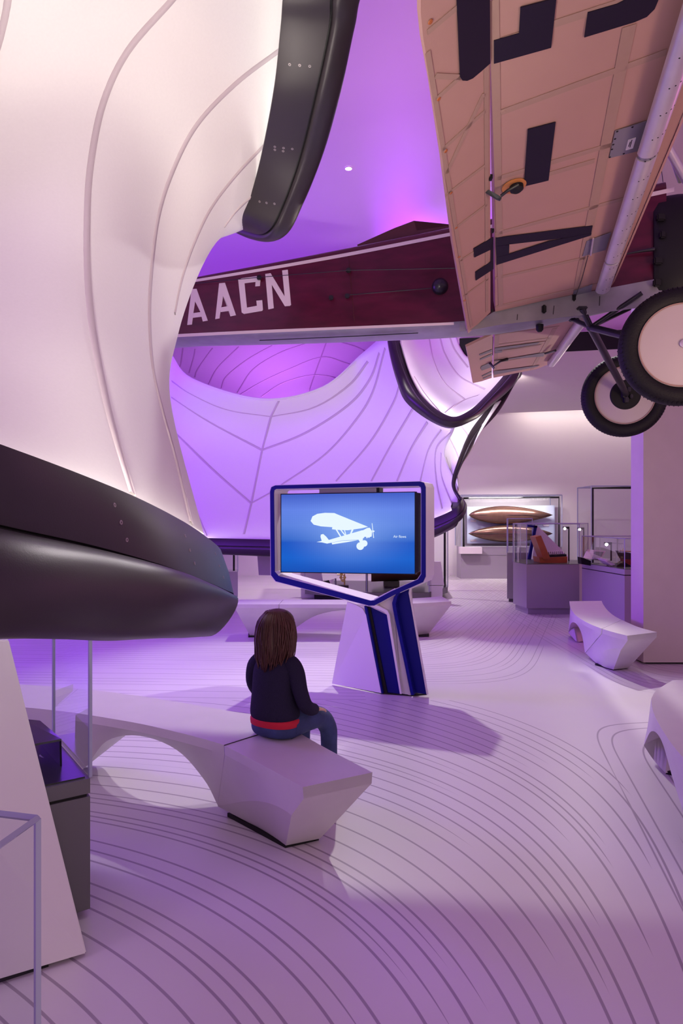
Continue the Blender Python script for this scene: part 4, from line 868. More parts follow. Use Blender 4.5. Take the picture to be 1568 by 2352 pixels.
def text3d(name, s, size, org, xd, yd, m, parent, th=0):
    c = bpy.data.curves.new(name, 'FONT'); c.body = s; c.size = size; o = bpy.data.objects.new(name, c); COL.objects.link(o)
    dg = bpy.context.evaluated_depsgraph_get(); me = bpy.data.meshes.new_from_object(o.evaluated_get(dg)); bpy.data.objects.remove(o)
    for v in me.vertices: v.co = org+xd*v.co.x+yd*v.co.y
    me.name = name; return link(name, me, m, parent)
text3d('screen_caption', 'Air flows', .031, fp(903, 1235, SO-.003), fx, UP, M['screenwhite'], pic)
slab('mounting_bracket', [fp(733, 1121, .10), fp(864, 1121, .10), fp(864, 1137, .10), fp(733, 1137, .10)], fb*.1, M['greyc'], scr)
slab('bracket_end', [fp(865, 1120, .10), fp(871, 1120, .10), fp(871, 1137, .10), fp(865, 1137, .10)], fb*.1, M['black'], scr)
slab('side_housing', [fp(953, 1131, SO), fp(961, 1132, SO), fp(961, 1313, SO), fp(953, 1316, SO)], fb*.08, M['black'], scr)
# ------------------------------------------------ display cases
def glassbox(parent, c, ax, ay, w_, d_, z0, z1, posts=True, tint=None, e=.008):
    """c = near-left corner at floor level, ax/ay unit directions"""
    c = V(c)
    def pane(p, u, l, h0, h1):
        p = p+V((0, 0, h0)); bm = bmesh.new(); vs = [bm.verts.new(q) for q in (p, p+u*l, p+u*l+V((0, 0, h1-h0)), p+V((0, 0, h1-h0)))]; bm.faces.new(vs); obj('glass_pane', bm, M['glass'], parent)
    pane(c, ax, w_, z0, z1); pane(c+ay*d_, ax, w_, z0, z1); pane(c, ay, d_, z0, z1); pane(c+ax*w_, ay, d_, z0, z1)
    bm = bmesh.new(); vs = [bm.verts.new(q+V((0, 0, z1))) for q in (c, c+ax*w_, c+ax*w_+ay*d_, c+ay*d_)]; bm.faces.new(vs); obj('glass_pane', bm, M['glass'], parent)
    bm = bmesh.new(); cs_ = [c, c+ax*w_, c+ax*w_+ay*d_, c+ay*d_]
    for k in range(4):
        a, b_ = cs_[k], cs_[(k+1) % 4]; tube(bm, [a+V((0, 0, z1)), b_+V((0, 0, z1))], e, 4)
        tube(bm, [a+V((0, 0, z0)), a+V((0, 0, z1))], e, 4)
    obj('glass_edges', bm, M['glassedge'], parent)
def case(name, label, c, ang, w_, d_, ztop, zg, m, topm='charcoal', foot=.08, lip=0, group=None):
    c = V(c); ax = V((math.cos(ang), math.sin(ang), 0)); ay = V((-math.sin(ang), math.cos(ang), 0))
    t = thing(name, c, label, 'display case', group)
    def bxx(nm, u0, u1, v0, v1, z0, z1, mm):
        slab(nm, [c+ax*u0+ay*v0+V((0, 0, z0)), c+ax*u1+ay*v0+V((0, 0, z0)), c+ax*u1+ay*v1+V((0, 0, z0)), c+ax*u0+ay*v1+V((0, 0, z0))], (0, 0, z1-z0), M[mm] if isinstance(mm, str) else mm, t)
    if lip: bxx('cabinet', 0, w_, 0, d_, foot, ztop-lip-.012, m); bxx('top_band', 0, w_, 0, d_, ztop-lip, ztop, m); bxx('shadow_gap', .01, w_-.01, .01, d_-.01, ztop-lip-.012, ztop-lip, 'black')
    else: bxx('cabinet', 0, w_, 0, d_, foot, ztop, m)
    bxx('plinth', .05, w_-.05, .05, d_-.05, 0, foot, m if foot > .05 else 'black')
    bxx('case_top', .015, w_-.015, .015, d_-.015, ztop, ztop+.006, topm)
    if zg: glassbox(t, c, ax, ay, w_, d_, ztop+.006, zg)
    return t, c, ax, ay
# near left case (glass above dark cabinet)
C = P(207, 2105, 0)
t, c, ax, ay = case('display_case', 'dark cabinet with a glass hood at the left, behind the slanted white panel', C+V((-.819*.5, -.574*.5, 0)), math.radians(35), .5, .60, .52, 1.09, 'greyd', foot=.03, lip=.055)
bm = bmesh.new()
hk = [Q(40, 1652, 2.78), Q(92, 1655, 2.85), Q(143, 1700, 2.68), Q(143, 1788, 2.68)]
ob = thing('metal_housing', Q(110, 1790, 2.7), 'black folded metal housing standing inside the left glass case', 'exhibit')
def dp(px, py, d, th=.008): return Q(px, py, d)
slab('housing_top', [Q(45, 1650, 2.95), Q(92, 1655, 2.95), Q(141, 1697, 2.68), Q(60, 1712, 2.62)], (0, 0, -.008), M['charcoal'], ob)
slab('housing_side', [Q(141, 1698, 2.68), Q(93, 1656, 2.95), Q(96, 1745, 2.95), Q(143, 1786, 2.68)], (-.008, 0, 0), M['black'], ob)
slab('housing_floor', [Q(143, 1787, 2.68), Q(96, 1746, 2.95), Q(50, 1746, 2.95), Q(60, 1800, 2.62)], (0, 0, .006), M['black'], ob)
rod('bright_rail', [Q(93, 1735, 2.80), Q(140, 1784, 2.66)], .006, M['alu'], ob)
# glass case cut by the lower left corner
gt = thing('display_case', (-.7, 1.0, 0), 'clear glass case cut off by the lower left corner of the picture', 'display case')
C0 = Q(86, 1880, 1.0); C0.z = 0; a_ = V((-.97, .24, 0)).normalized(); b_ = V((-.17, -.985, 0)).normalized()
glassbox(gt, C0, a_, b_, .55, .42, .55, 1.06, e=.0055)
slab('cabinet', [C0+V((0, 0, 0)), C0+a_*.55, C0+a_*.55+b_*.42, C0+b_*.42], (0, 0, .55), M['greyd'], gt)
# cases in the gallery behind
def unit(px0, py0, px1, py1): 
    a, b_ = P(px0, py0), P(px1, py1); return a, math.atan2(b_.y-a.y, b_.x-a.x), (b_-a).length
# centre right case with typewriter-like machine
t = thing('display_case', P(1215, 1411), 'faceted violet-grey cabinet with glass hood holding an orange wooden box', 'display case')
zt = .90
base = [P(1209, 1402), P(1330, 1402), P(1340, 1370), P(1200, 1365), P(1178, 1388)]
tops = []
def at(px, d): return V(((px-HX)*d/F, d, 0))
bp_ = [at(1209, 10.6), at(1330, 10.6), at(1350, 11.6), at(1195, 11.9), at(1178, 11.2)]
slab('cabinet', [p+V((0, 0, .10)) for p in bp_], (0, 0, .78-.10), M['greyc'], t)
cen = sum(bp_, V((0, 0, 0)))/5
slab('plinth', [cen+(p-cen)*.93 for p in bp_], (0, 0, .10), M['greyc'], t)
slab('case_top', [cen+(p-cen)*.99+V((0, 0, .78)) for p in bp_], (0, 0, .006), M['charcoal'], t)
def ghood(parent, pts, z0, z1, e=.007):
    n = len(pts)
    for k in range(n):
        a, b_ = pts[k], pts[(k+1) % n]; bm = bmesh.new(); bm.faces.new([bm.verts.new(q) for q in (a+V((0, 0, z0)), b_+V((0, 0, z0)), b_+V((0, 0, z1)), a+V((0, 0, z1)))]); obj('glass_pane', bm, M['glass'], parent)
    bm = bmesh.new(); bm.faces.new([bm.verts.new(q+V((0, 0, z1))) for q in pts]); obj('glass_pane', bm, M['glass'], parent)
    bm = bmesh.new()
    for k in range(n): tube(bm, [pts[k]+V((0, 0, z1)), pts[(k+1) % n]+V((0, 0, z1))], e, 4); tube(bm, [pts[k]+V((0, 0, z0)), pts[k]+V((0, 0, z1))], e, 4)
    obj('glass_edges', bm, M['glassedge'], parent)
ghood(t, bp_, .786, 1.41)
# the orange box machine
def rc(x, y, d=11.0): return Q(1000+x*.3622, 1080+y*.3622, d)
mb = thing('cipher_machine', rc(750, 590), 'open orange wooden box with a black keyed machine in the glass case', 'exhibit')
zb = .786
slab('box_base', [rc(692, 590, 10.9), rc(835, 586, 10.9), rc(835, 548, 10.9), rc(692, 556, 10.9)], (0, .35, 0), M['oak'], mb)
slab('box_lid', [rc(597, 420, 11.2), rc(632, 411, 11.2), rc(690, 552, 11.2), rc(648, 558, 11.2)], (0, -.32, 0), M['oak'], mb)
slab('box_side', [rc(656, 552, 10.9), rc(694, 556, 10.9), rc(694, 590, 10.9), rc(662, 586, 10.9)], (0, .35, 0), M['oak'], mb)
slab('key_panel', [rc(700, 552, 10.95), rc(830, 546, 10.95), rc(800, 530, 11.2), rc(710, 530, 11.2)], (0, 0, .03), M['black'], mb)
bm = bmesh.new()
for i in range(9):
    for j in range(3): bmesh.ops.create_uvsphere(bm, u_segments=8, v_segments=5, radius=.013, matrix=Matrix.Translation(rc(712+i*12-j*2, 546-j*7-i*.5, 10.98+j*.1)+V((0, 0, .035))))
obj('keys', bm, M['silver'], mb, smooth=True)
# navy and white leaning panel behind it
pn = thing('info_stand', rc(600, 572, 12), 'white slanted panel with navy edge behind the orange box case', 'stand')
slab('white_face', [rc(640, 345, 12.1), rc(845, 550, 12.1), rc(845, 590, 12.1), rc(610, 590, 12.1)], (0, .06, 0), M['white'], pn)
slab('navy_edge', [rc(626, 350, 12.0), rc(645, 352, 12.0), rc(602, 572, 12.0), rc(584, 572, 12.0)], (0, .05, 0), M['navy'], pn)
slab('navy_edge', [rc(583, 346, 12.0), rc(645, 352, 12.0), rc(645, 366, 12.0), rc(583, 360, 12.0)], (0, .05, 0), M['navy'], pn)
slab('panel_foot', [rc(640, 572, 12.05), rc(620, 572, 12.05), V((rc(620, 572, 12.05).x, 12.05, 0)), V((rc(640, 572, 12.05).x, 12.05, 0))], (.25, .1, 0), M['white'], pn)
def lampost(px, pyt, pyb, d, label, side=-1):
    a, b_ = Q(px, pyb, d), Q(px, pyt, d); q = thing('case_spotlight', a, label, 'lamp', 'black spotlight posts in the glass cases')
    rod('lamp_post', [a, b_], .011, M['black'], q, 8)
    box('lamp_head', b_+V((side*.05, -.01, 0)), (.10, .04, .035), M['black'], q)
    bm = bmesh.new(); bmesh.ops.create_uvsphere(bm, u_segments=10, v_segments=6, radius=.022, matrix=Matrix.Translation(b_+V((side*.08, -.035, -.015)))); obj('lamp_lens', bm, M['glow'], q, smooth=True)
lampost(1306, 1212, 1293, 11.4, 'slim black spotlight post in the glass case right of the orange box, its left one')
lampost(1340, 1214, 1298, 11.3, 'slim black spotlight post in the glass case right of the orange box, its right one')
# tall narrow case behind
t = thing('display_case', at(1190, 12.6), 'narrow grey case with a small glass hood behind the faceted cabinet', 'display case')
bb = [at(1164, 12.2), at(1222, 12.2), at(1222, 12.8), at(1166, 12.8)]
slab('cabinet', [p+V((0, 0, .06)) for p in bb], (0, 0, .82), M['greyc'], t); slab('plinth', [p for p in [at(1168, 12.25), at(1218, 12.25), at(1218, 12.7), at(1170, 12.7)]], (0, 0, .06), M['greyd'], t)
ghood(t, bb, .88, 1.49, .008)
q = thing('glass_beaker', Q(1192, 1273, 12.5), 'small white glass vessel in the narrow grey case', 'exhibit'); bm = bmesh.new(); lathe(bm, V((Q(1192, 1273, 12.5).x, 12.5, .88)), (0, 0, 1), [(0, .03), (.07, .03), (.08, .02), (.08, 0)], 14); obj('vessel', bm, M['white'], q, smooth=30)
# right violet case with book and ship
t = thing('display_case', at(1430, 9.0), 'violet cabinet with glass hood holding a book cradle, beside the column', 'display case')
bb = [at(1434, 9.0), at(1452, 8.99)+V((.25, 0, 0)), at(1470, 10.3), at(1336, 10.3)]
slab('cabinet', [p+V((0, 0, .05)) for p in bb], (0, 0, .69), M['greyc'], t); slab('shadow_gap', [p+V((0, 0, .74)) for p in bb], (0, 0, .012), M['black'], t); slab('top_band', [p+V((0, 0, .752)) for p in bb], (0, 0, .07), M['greyc'], t)
slab('plinth', bb, (0, 0, .05), M['black'], t)
slab('case_top', [p+V((0, 0, .822)) for p in bb], (0, 0, .005), M['charcoal'], t)
ghood(t, bb, .827, 1.23, .006)
lampost(1403, 1248, 1288, 9.9, 'slim black spotlight post above the open book case')
bk = thing('book_cradle', rc(1150, 640, 9.5), 'black cradle holding an open white book in the violet case', 'book stand')
slab('cradle', [rc(1105, 602, 9.45), rc(1140, 612, 9.45), rc(1190, 578, 9.45), rc(1246, 612, 9.45), rc(1196, 650, 9.45), rc(1160, 640, 9.45), rc(1105, 640, 9.45)], (0, .12, 0), M['black'], bk)
slab('book_page', [rc(1062, 562, 9.5), rc(1080, 564, 9.5), rc(1140, 600, 9.5), rc(1110, 604, 9.5)], (0, .25, 0), M['label'], bk)
lb = thing('caption_panel', rc(1020, 560, 9.9), 'tilted white caption panel with a small grey picture', 'sign')
slab('panel', [rc(940, 555, 9.9), rc(965, 502, 10.2), rc(1080, 512, 10.2), rc(1040, 575, 9.9)], (0, .03, 0), M['label'], lb); slab('picture', [rc(995, 560, 9.86), rc(1012, 515, 10.12), rc(1066, 518, 10.12), rc(1040, 566, 9.86)], (0, .02, 0), M['plate'], lb)
slab('panel_base', [rc(922, 552, 10.0), rc(985, 575, 10.0), rc(985, 606, 10.0), rc(925, 596, 10.0)], (0, .15, 0), M['black'], lb)
sh = thing('ship_model', rc(1230, 600, 9.7), 'small ship model with black and red hull cut by the column', 'ship model')
slab('hull', [rc(1165, 512, 9.8), rc(1260, 530, 9.8), rc(1260, 570, 9.8), rc(1192, 562, 9.8), rc(1180, 535, 9.8)], (0, .15, 0), M['hullblk'], sh); slab('hull_bottom', [rc(1192, 562, 9.8), rc(1260, 570, 9.8), rc(1260, 620, 9.8), rc(1200, 610, 9.8)], (0, .13, 0), M['hullred'], sh)
rod('deck_rail', [rc(1165, 508, 9.8), rc(1200, 514, 9.8), rc(1260, 516, 9.8)], .008, M['brass'], sh)
rod('mast', [rc(1185, 512, 9.85), rc(1190, 495, 9.85)], .006, M['brass'], sh)
# far wall case with two spindle shapes
D = 16.9
t = thing('display_case', Q(1170, 1335, D), 'long white wall case with black inner frame along the back wall, holding the bronze shells', 'display case')
def wc(x, y, d=D): return Q(1000+x*.3622, 1080+y*.3622, d)
slab('cabinet', [wc(160, 690), wc(455, 695), wc(800, 695), wc(800, 485), wc(160, 485)], (0, .6, 0), M['greyc'], t)
slab('cabinet_joint', [wc(160, 537, D-.01), wc(800, 539, D-.01), wc(800, 541, D-.01), wc(160, 539, D-.01)], (0, .01, 0), M['plate'], t)
slab('plinth', [V((wc(180, 712).x, D+.05, 0)), V((wc(790, 712).x, D+.05, 0)), V((wc(790, 712).x, D+.5, 0)), V((wc(180, 712).x, D+.5, 0))], (0, 0, wc(160, 690).z), M['greyc'], t)
slab('front_shelf', [wc(155, 488, D-.25), wc(295, 488, D-.25), wc(295, 530, D-.25), wc(155, 530, D-.25)], (0, .2, 0), M['label'], t)
rod('case_frame', [wc(178, 485), wc(178, 178), wc(782, 172), wc(782, 485)], .025, M['black'], t, 4)
gp = [V((wc(163, 0).x, D-.05, 0)), V((wc(797, 0).x, D-.05, 0)), V((wc(797, 0).x, D+.9, 0)), V((wc(163, 0).x, D+.9, 0))]
ghood(t, gp, wc(0, 485).z, wc(0, 158).z, .012)
bd = thing('backing_board', wc(475, 340, D+.7), 'pale blue board carrying the two bronze shells', 'panel')
slab('board', [wc(200, 232, D+.62), wc(755, 222, D+.62), wc(755, 462, D+.62), wc(200, 465, D+.62)], (0, .05, 0), M['board'], bd)
for p_ in ((240, 322), (240, 446), (700, 350)): slab('caption_label', [wc(p_[0]-18, p_[1]-6, D+.60), wc(p_[0]+18, p_[1]-6, D+.60), wc(p_[0]+18, p_[1]+6, D+.60), wc(p_[0]-18, p_[1]+6, D+.60)], (0, .02, 0), M['label'], bd)
def shell(px0, px1, py, r, label, tail):
    c0, c1 = wc(px0, py, D+.42), wc(px1, py, D+.42); L = (c1-c0).length; q = thing('hull_form', c0, label, 'exhibit', 'bronze hull forms on the blue board')
    bm = bmesh.new(); pr = []
    for k in range(33):
        u_ = k/32; rr = r*(math.sin(math.pi*u_**tail))**.8 if 0 < u_ < 1 else 0; pr.append((u_*L, rr))
    lathe(bm, c0, c1-c0, pr, 32)
    for v in bm.verts: v.co.y = D+.42+(v.co.y-D-.42)*.7
    obj('shell', bm, M['bronze'], q, smooth=True); rod('keel_line', [c0+V((0, -r*.0, 0)), c0+(c1-c0)*.15-V((0, r*.52, 0)), c0+(c1-c0)*.5-V((0, r*.72, 0)), c0+(c1-c0)*.85-V((0, r*.5, 0)), c1], .006, M['black'], q, 5)
shell(210, 742, 284, .23, 'bronze spindle-shaped hull form, upper of the two', .8); shell(208, 742, 402, .22, 'bronze spindle-shaped hull form, lower of the two', .95)
# tall case at the right of the back wall
t = thing('display_case', Q(1400, 1330, 15.5), 'tall empty-looking glass wall case with black inner frame beside the column', 'display case')
D2 = 15.5
def tc_(x, y): return Q(1000+x*.3622, 1080+y*.3622, D2)
rod('case_frame', [tc_(995, 620), tc_(995, 114), tc_(1300, 110)], .03, M['black'], t, 4)
gp = [V((tc_(977, 0).x, D2-.1, 0)), V((tc_(1400, 0).x, D2-.1, 0)), V((tc_(1400, 0).x, D2+.8, 0)), V((tc_(977, 0).x, D2+.8, 0))]
ghood(t, gp, tc_(0, 620).z, tc_(0, 102).z, .014)
slab('cabinet', [p for p in gp], (0, 0, tc_(0, 620).z), M['greyc'], t)
# case with the big ship model behind the stand
t = thing('display_case', at(850, 11.8), 'low dark table with tall glass panes behind the screen stand, holding a ship model', 'display case')
bb = [at(1028, 12.8), at(985, 11.9), at(842, 11.9), at(700, 12.6), at(700, 14.2), at(1020, 14.0)][::-1]
slab('table', [p+V((0, 0, .10)) for p in bb], (0, 0, .10), M['greyd'], t); slab('table_top', [p+V((0, 0, .20)) for p in bb], (0, 0, .006), M['charcoal'], t)
slab('plinth', [sum(bb, V((0, 0, 0)))/6*.12+p*.88 for p in bb], (0, 0, .1), M['black'], t)
ghood(t, bb, .206, 1.7, .008)
for p_ in (at(1021, 12.9), at(842, 12.1)): rod('black_post', [p_+V((0, 0, .2)), p_+V((0, 0, 1.69))], .022, M['black'], t, 6)
def ec(x, y, d): return Q(680+x/4.238, 1100+y/4.238, d)
sm = thing('ship_model', ec(900, 1110, 13), 'large wooden ship model with gilt gun ports seen under the screen', 'ship model')
hl = []
for t_, wd_, zz in ((0, .02, .10), (.1, .16, .04), (.3, .26, 0), (.6, .28, 0), (.85, .24, .04), (1, .16, .12)):
    x0 = lerp(ec(730, 1000, 12.9), ec(1250, 1000, 13.3), t_); x0.z = 0
    zt_ = .80+zz; hl.append([x0+V((0, -wd_, zt_)), x0+V((0, -wd_*1.05, .62)), x0+V((0, -wd_*.7, .42)), x0+V((0, -.02, .30)), x0+V((0, .02, .30)), x0+V((0, wd_*.7, .42)), x0+V((0, wd_*1.05, .62)), x0+V((0, wd_, zt_))])
hl = [[k_ for k_ in (lerp(hl[i][j], hl[i+1][j], .5) for j in range(8))] if False else hl[i] for i in range(6)]
loft('hull', hl, mat('ship_planking', (.09, .035, .02), .4, noise=.4, nscale=14, coat=.3), sm, closed=True, smooth=50)
for row in (0, 1):
    for k in range(14):
        u_ = .1+k*.06; x0 = lerp(ec(730, 1000, 12.9), ec(1250, 1000, 13.3), u_); box('gun_port', (x0.x, x0.y-.285+.12*max(0, .25-u_)*3, .64+row*.10), (.045, .015, .035), M['brass'], sm)
for u_ in (.2, .45, .7):
    x0 = lerp(ec(730, 1000, 12.9), ec(1250, 1000, 13.3), u_); rod('mast', [(x0.x, x0.y, .8), (x0.x, x0.y, 1.45)], .014, M['hullblk'], sm, 6)
    for z_ in (1.0, 1.2, 1.38): rod('yard', [(x0.x, x0.y-.2, z_), (x0.x, x0.y+.2, z_)], .007, M['hullblk'], sm, 5)
    for q_ in range(6): rod('rigging', [(x0.x-.15+q_*.06, x0.y-.27, .8), (x0.x, x0.y, 1.3)], .003, M['hullblk'], sm, 4)
slab('display_cradle', [(x, 13.0, .206) for x in (0,)]*0 or [V((ec(850, 0, 13).x, 12.9, .206)), V((ec(1000, 0, 13).x, 12.9, .206)), V((ec(1000, 0, 13).x, 13.1, .206)), V((ec(850, 0, 13).x, 13.1, .206))], (0, 0, .1), M['hullblk'], sm)
# brass instrument on a dark block
ins = thing('brass_instrument', ec(460, 1100, 12.2), 'small brass instrument on a dark block left of the ship model', 'exhibit')
Bq = ec(455, 1102, 12.4)
slab('dark_block', [ec(400, 1104, 12.4), ec(510, 1108, 12.4), ec(510, 1036, 12.4), ec(400, 1036, 12.4)], (0, .28, 0), M['hullblk'], ins)
rod('stem', [ec(470, 1036, 12.5), ec(470, 925, 12.5)], .014, M['brass'], ins); rod('arm', [ec(398, 930, 12.5), ec(470, 935, 12.5)], .012, M['brass'], ins); rod('arm', [ec(440, 925, 12.5), ec(436, 985, 12.5), ec(466, 990, 12.5)], .010, M['brass'], ins)
for p_ in ((440, 930), (436, 960), (470, 960), (455, 990)): 
    bm = bmesh.new(); lathe(bm, ec(*p_, 12.45), (0, 1, 0), [(0, .03), (.03, .03), (.03, 0)], 12); obj('gear', bm, M['brass'], ins, smooth=30)
slab('block_stand', [V((p.x, p.y, .206)) for p in (ec(400, 0, 12.4), ec(510, 0, 12.4), ec(510, 0, 12.68), ec(400, 0, 12.68))], (0, 0, ec(400, 1108, 12.4).z-.206), M['charcoal'], ins)
mi = thing('caption_panel', ec(310, 1050, 12.2), 'small black and white folded caption left of the brass instrument', 'sign')
slab('black_face', [ec(258, 1000, 12.3), ec(318, 985, 12.3), ec(345, 1050, 12.3), ec(265, 1030, 12.3)], (0, .03, 0), M['black'], mi); slab('white_face', [ec(318, 985, 12.29), ec(372, 970, 12.3), ec(348, 1044, 12.3)], (0, .03, 0), M['label'], mi)
rod('post', [ec(385, 1070, 12.3), ec(382, 968, 12.3)], .016, M['plate'], mi, 8)
# tall white panel left of it
wp = thing('gallery_panel', at(755, 12.9), 'tall white tapered panel seen below the screen', 'panel')
slab('panel', [ec(40, 900, 12.9), ec(245, 900, 12.9), ec(290, 1195, 12.9), ec(48, 1195, 12.9)], (0, .08, 0), M['white'], wp)
slab('panel_base', [V((p.x, 12.9, 0)) for p in (ec(48, 0, 12.9), ec(290, 0, 12.9))]+[V((ec(290, 0, 12.9).x, 12.98, 0)), V((ec(48, 0, 12.9).x, 12.98, 0))], (0, 0, ec(0, 1195, 12.9).z), M['greyd'], wp)
# cases under the far pod, left
t = thing('display_case', at(530, 13.0), 'grey cabinet with tall glass under the left end of the far pod rim', 'display case')
bb = [at(440, 13.0), at(546, 13.0), at(546, 13.6), at(440, 13.6)]
slab('cabinet', bb, (0, 0, Q(0, 1313, 13).z), M['greyc'], t); ghood(t, bb, Q(0, 1313, 13).z, 1.6, .008)
rod('black_post', [Q(537, 1313, 13.2), V((Q(537, 0, 13.2).x, 13.2, 1.59))], .02, M['black'], t, 6)
wp = thing('gallery_panel', at(1015, 10.5), 'white tapered panel foot right of the screen stand', 'panel')
slab('panel', [Q(985, 1290, 12.0), Q(1012, 1290, 12.0), Q(1020, 1345, 12.0), Q(980, 1345, 12.0)], (0, .1, 0), M['white'], wp)
slab('panel_base', [V((p.x, p.y, 0)) for p in (Q(985, 0, 12.0), Q(1016, 0, 12.0), Q(1016, 0, 12.1), Q(985, 0, 12.1))], (0, 0, Q(0, 1344, 12).z), M['white'], wp)

# ------------------------------------------------ the child
SEAT = .45
def skinmesh(name, verts, edges, m, parent, sub=2, root=0):
    me = bpy.data.meshes.new(name); me.from_pydata([v[0] for v in verts], edges, []); o = link(name, me, m, parent)
    md = o.modifiers.new('skin', 'SKIN'); md.use_smooth_shade = True; md.branch_smoothing = .6
    if not me.skin_vertices: me.attributes.new('skin', 'FLOAT', 'POINT')
    for i, v in enumerate(verts):
        r = v[1] if isinstance(v[1], tuple) else (v[1], v[1]); me.skin_vertices[0].data[i].radius = r
    me.skin_vertices[0].data[root].use_root = True
    s = o.modifiers.new('smooth', 'SUBSURF'); s.levels = sub; s.render_levels = sub
    return o
kid = V((-.315, 3.30, 0)); kf = V((.55, .835, 0)).normalized(); kr = V((kf.y, -kf.x, 0))   # facing, right
def K(r, f, z): return kid+kr*r+kf*f+V((0, 0, z))
per = thing('person', kid+V((0, 0, .45)), 'child with shoulder-length auburn hair, navy jumper and jeans sitting on the bench, seen from behind', 'person')
CR = V((-.015, .0, 0))
# body: pelvis, spine, neck, head, arms with hands, legs with feet in one surface
vb = [(K(0, 0, .52), .085), (K(0, 0, .62), .075), (K(0, .0, .74), .08), (K(0, .01, .83), .035), (K(0, .02, .90), .055), (K(0, .025, .97), .072), (K(0, .02, 1.02), .045),
      (K(-.10, .0, .80), .032), (K(-.138, .03, .68), .026), (K(-.10, .15, .60), .018), (K(-.085, .19, .58), .015),
      (K(.10, .0, .80), .032), (K(.150, -.005, .66), .024), (K(.152, .06, .592), .018), (K(.135, .13, .568), .015),
      (K(-.062, .02, .510), .045), (K(-.083, .27, .478), .024), (K(-.086, .325, .34), .018), (K(-.086, .325, .14), .018), (K(-.08, .42, .12), .026),
      (K(.062, .02, .510), .045), (K(.083, .27, .478), .024), (K(.086, .325, .34), .018), (K(.086, .325, .14), .018), (K(.085, .42, .12), .026)]
eb = [(0, 1), (1, 2), (2, 3), (3, 4), (4, 5), (5, 6), (2, 7), (7, 8), (8, 9), (9, 10), (2, 11), (11, 12), (12, 13), (13, 14), (0, 15), (15, 16), (16, 17), (17, 18), (18, 19), (0, 20), (20, 21), (21, 22), (22, 23), (23, 24)]
n = len(vb)
for base, ox, oz, oy in ((10, -.085, .58, .19), (14, .135, .565, .13)):
    sg = 1 if base == 10 else -1
    for k in range(4):
        L = (.045, .052, .048, .038)[k]; r0 = ox+(k-1.5)*.014
        i0 = len(vb); vb += [(K(r0, oy+.03, oz-.002), .0075), (K(r0, oy+.03+L*.6, oz-.010), .0065), (K(r0, oy+.03+L, oz-.024), .005)]; eb += [(base, i0), (i0, i0+1), (i0+1, i0+2)]
    i0 = len(vb); vb += [(K(ox+sg*.026, oy+.01, oz), .007), (K(ox+sg*.038, oy+.035, oz-.008), .006)]; eb += [(base, i0), (i0, i0+1)]
skinmesh('body', vb, eb, M['skin'], per)
# face details on the far side of the head
fc = K(0, .085, .965)
for sx_ in (-1, 1):
    bm = bmesh.new(); bmesh.ops.create_uvsphere(bm, u_segments=10, v_segments=8, radius=.011, matrix=Matrix.Translation(K(sx_*.026, .088, .955))); obj('eye', bm, M['label'], per, smooth=True)
    bm = bmesh.new(); bmesh.ops.create_uvsphere(bm, u_segments=10, v_segments=8, radius=.02, matrix=Matrix.Translation(K(sx_*.078, .02, .95)) @ Matrix.Diagonal((.5, .8, 1.2, 1))); obj('ear', bm, M['skin'], per, smooth=True)
bm = bmesh.new(); bmesh.ops.create_cone(bm, segments=8, radius1=.014, radius2=.006, depth=.03, cap_ends=True, matrix=Matrix.Translation(K(0, .10, .935))); obj('nose', bm, M['skin'], per, smooth=True)
bm = bmesh.new(); bmesh.ops.create_uvsphere(bm, u_segments=10, v_segments=6, radius=.018, matrix=Matrix.Translation(K(0, .085, .905)) @ Matrix.Diagonal((1.2, .5, .35, 1))); obj('mouth', bm, M['red'], per, smooth=True)
def body_ring(bm, c, rx, ry, n=28, sq=2.3):
    out = []
    for k in range(n):
        a = 2*math.pi*k/n; ca, sa = math.cos(a), math.sin(a)
        out.append(bm.verts.new(c+kr*(rx*math.copysign(abs(ca)**(2/sq), ca))+kf*(ry*math.copysign(abs(sa)**(2/sq), sa))))
    return out
def lathe_body(name, lv, m, parent, close_top=True, wob=0):
    bm = bmesh.new(); R = [body_ring(bm, K(r_, f_, z_), rx, ry) for r_, f_, z_, rx, ry in lv]
    for a, b in zip(R, R[1:]):
        for k in range(28): bm.faces.new((a[k], a[(k+1) % 28], b[(k+1) % 28], b[k]))
    if close_top: bm.faces.new(R[-1])
    for v in bm.verts:
        if wob: v.co += V((math.sin(v.co.z*60+v.co.x*40)*wob, math.cos(v.co.z*50+v.co.x*30)*wob, 0))
    o = obj(name, bm, m, parent, smooth=True); s = o.modifiers.new('smooth', 'SUBSURF'); s.levels = 1; s.render_levels = 2; return o
# jumper: torso shell plus sleeves
ex = lathe_body('jumper', [(.0, -.005, .540, .120, .092), (.0, -.01, .555, .128, .10), (.0, -.012, .60, .122, .097), (0, -.01, .67, .114, .092), (0, -.008, .74, .118, .088), (0, -.005, .79, .112, .080), (0, 0, .825, .09, .065), (0, .005, .85, .055, .05), (0, .008, .868, .045, .045)], M['knit'], per, wob=.0012)
for sg, pts in ((-1, [(-.045, 0, .815, .034), (-.085, 0, .805, .046), (-.128, .0, .765, .046), (-.150, .02, .68, .042), (-.135, .07, .62, .038), (-.10, .145, .60, .034), (-.088, .175, .588, .031)]), (1, [(.045, 0, .815, .034), (.085, 0, .803, .044), (.118, -.0, .765, .043), (.150, -.01, .69, .037), (.172, .0, .625, .034), (.160, .06, .588, .031), (.142, .112, .572, .028)])):
    L = cr([V(p[:3]) for p in pts], 5); rr = cr([V((p[3], 0, 0)) for p in pts], 5)
    bm = bmesh.new(); tube(bm, [K(*q) for q in L], [r_.x for r_ in rr], 18); obj('sleeve', bm, M['knit'], ex, smooth=True)
lathe_body('shirt_hem', [(0, -.006, .512, .129, .095), (0, -.006, .53, .132, .098), (0, -.006, .56, .128, .095)], M['red'], per)
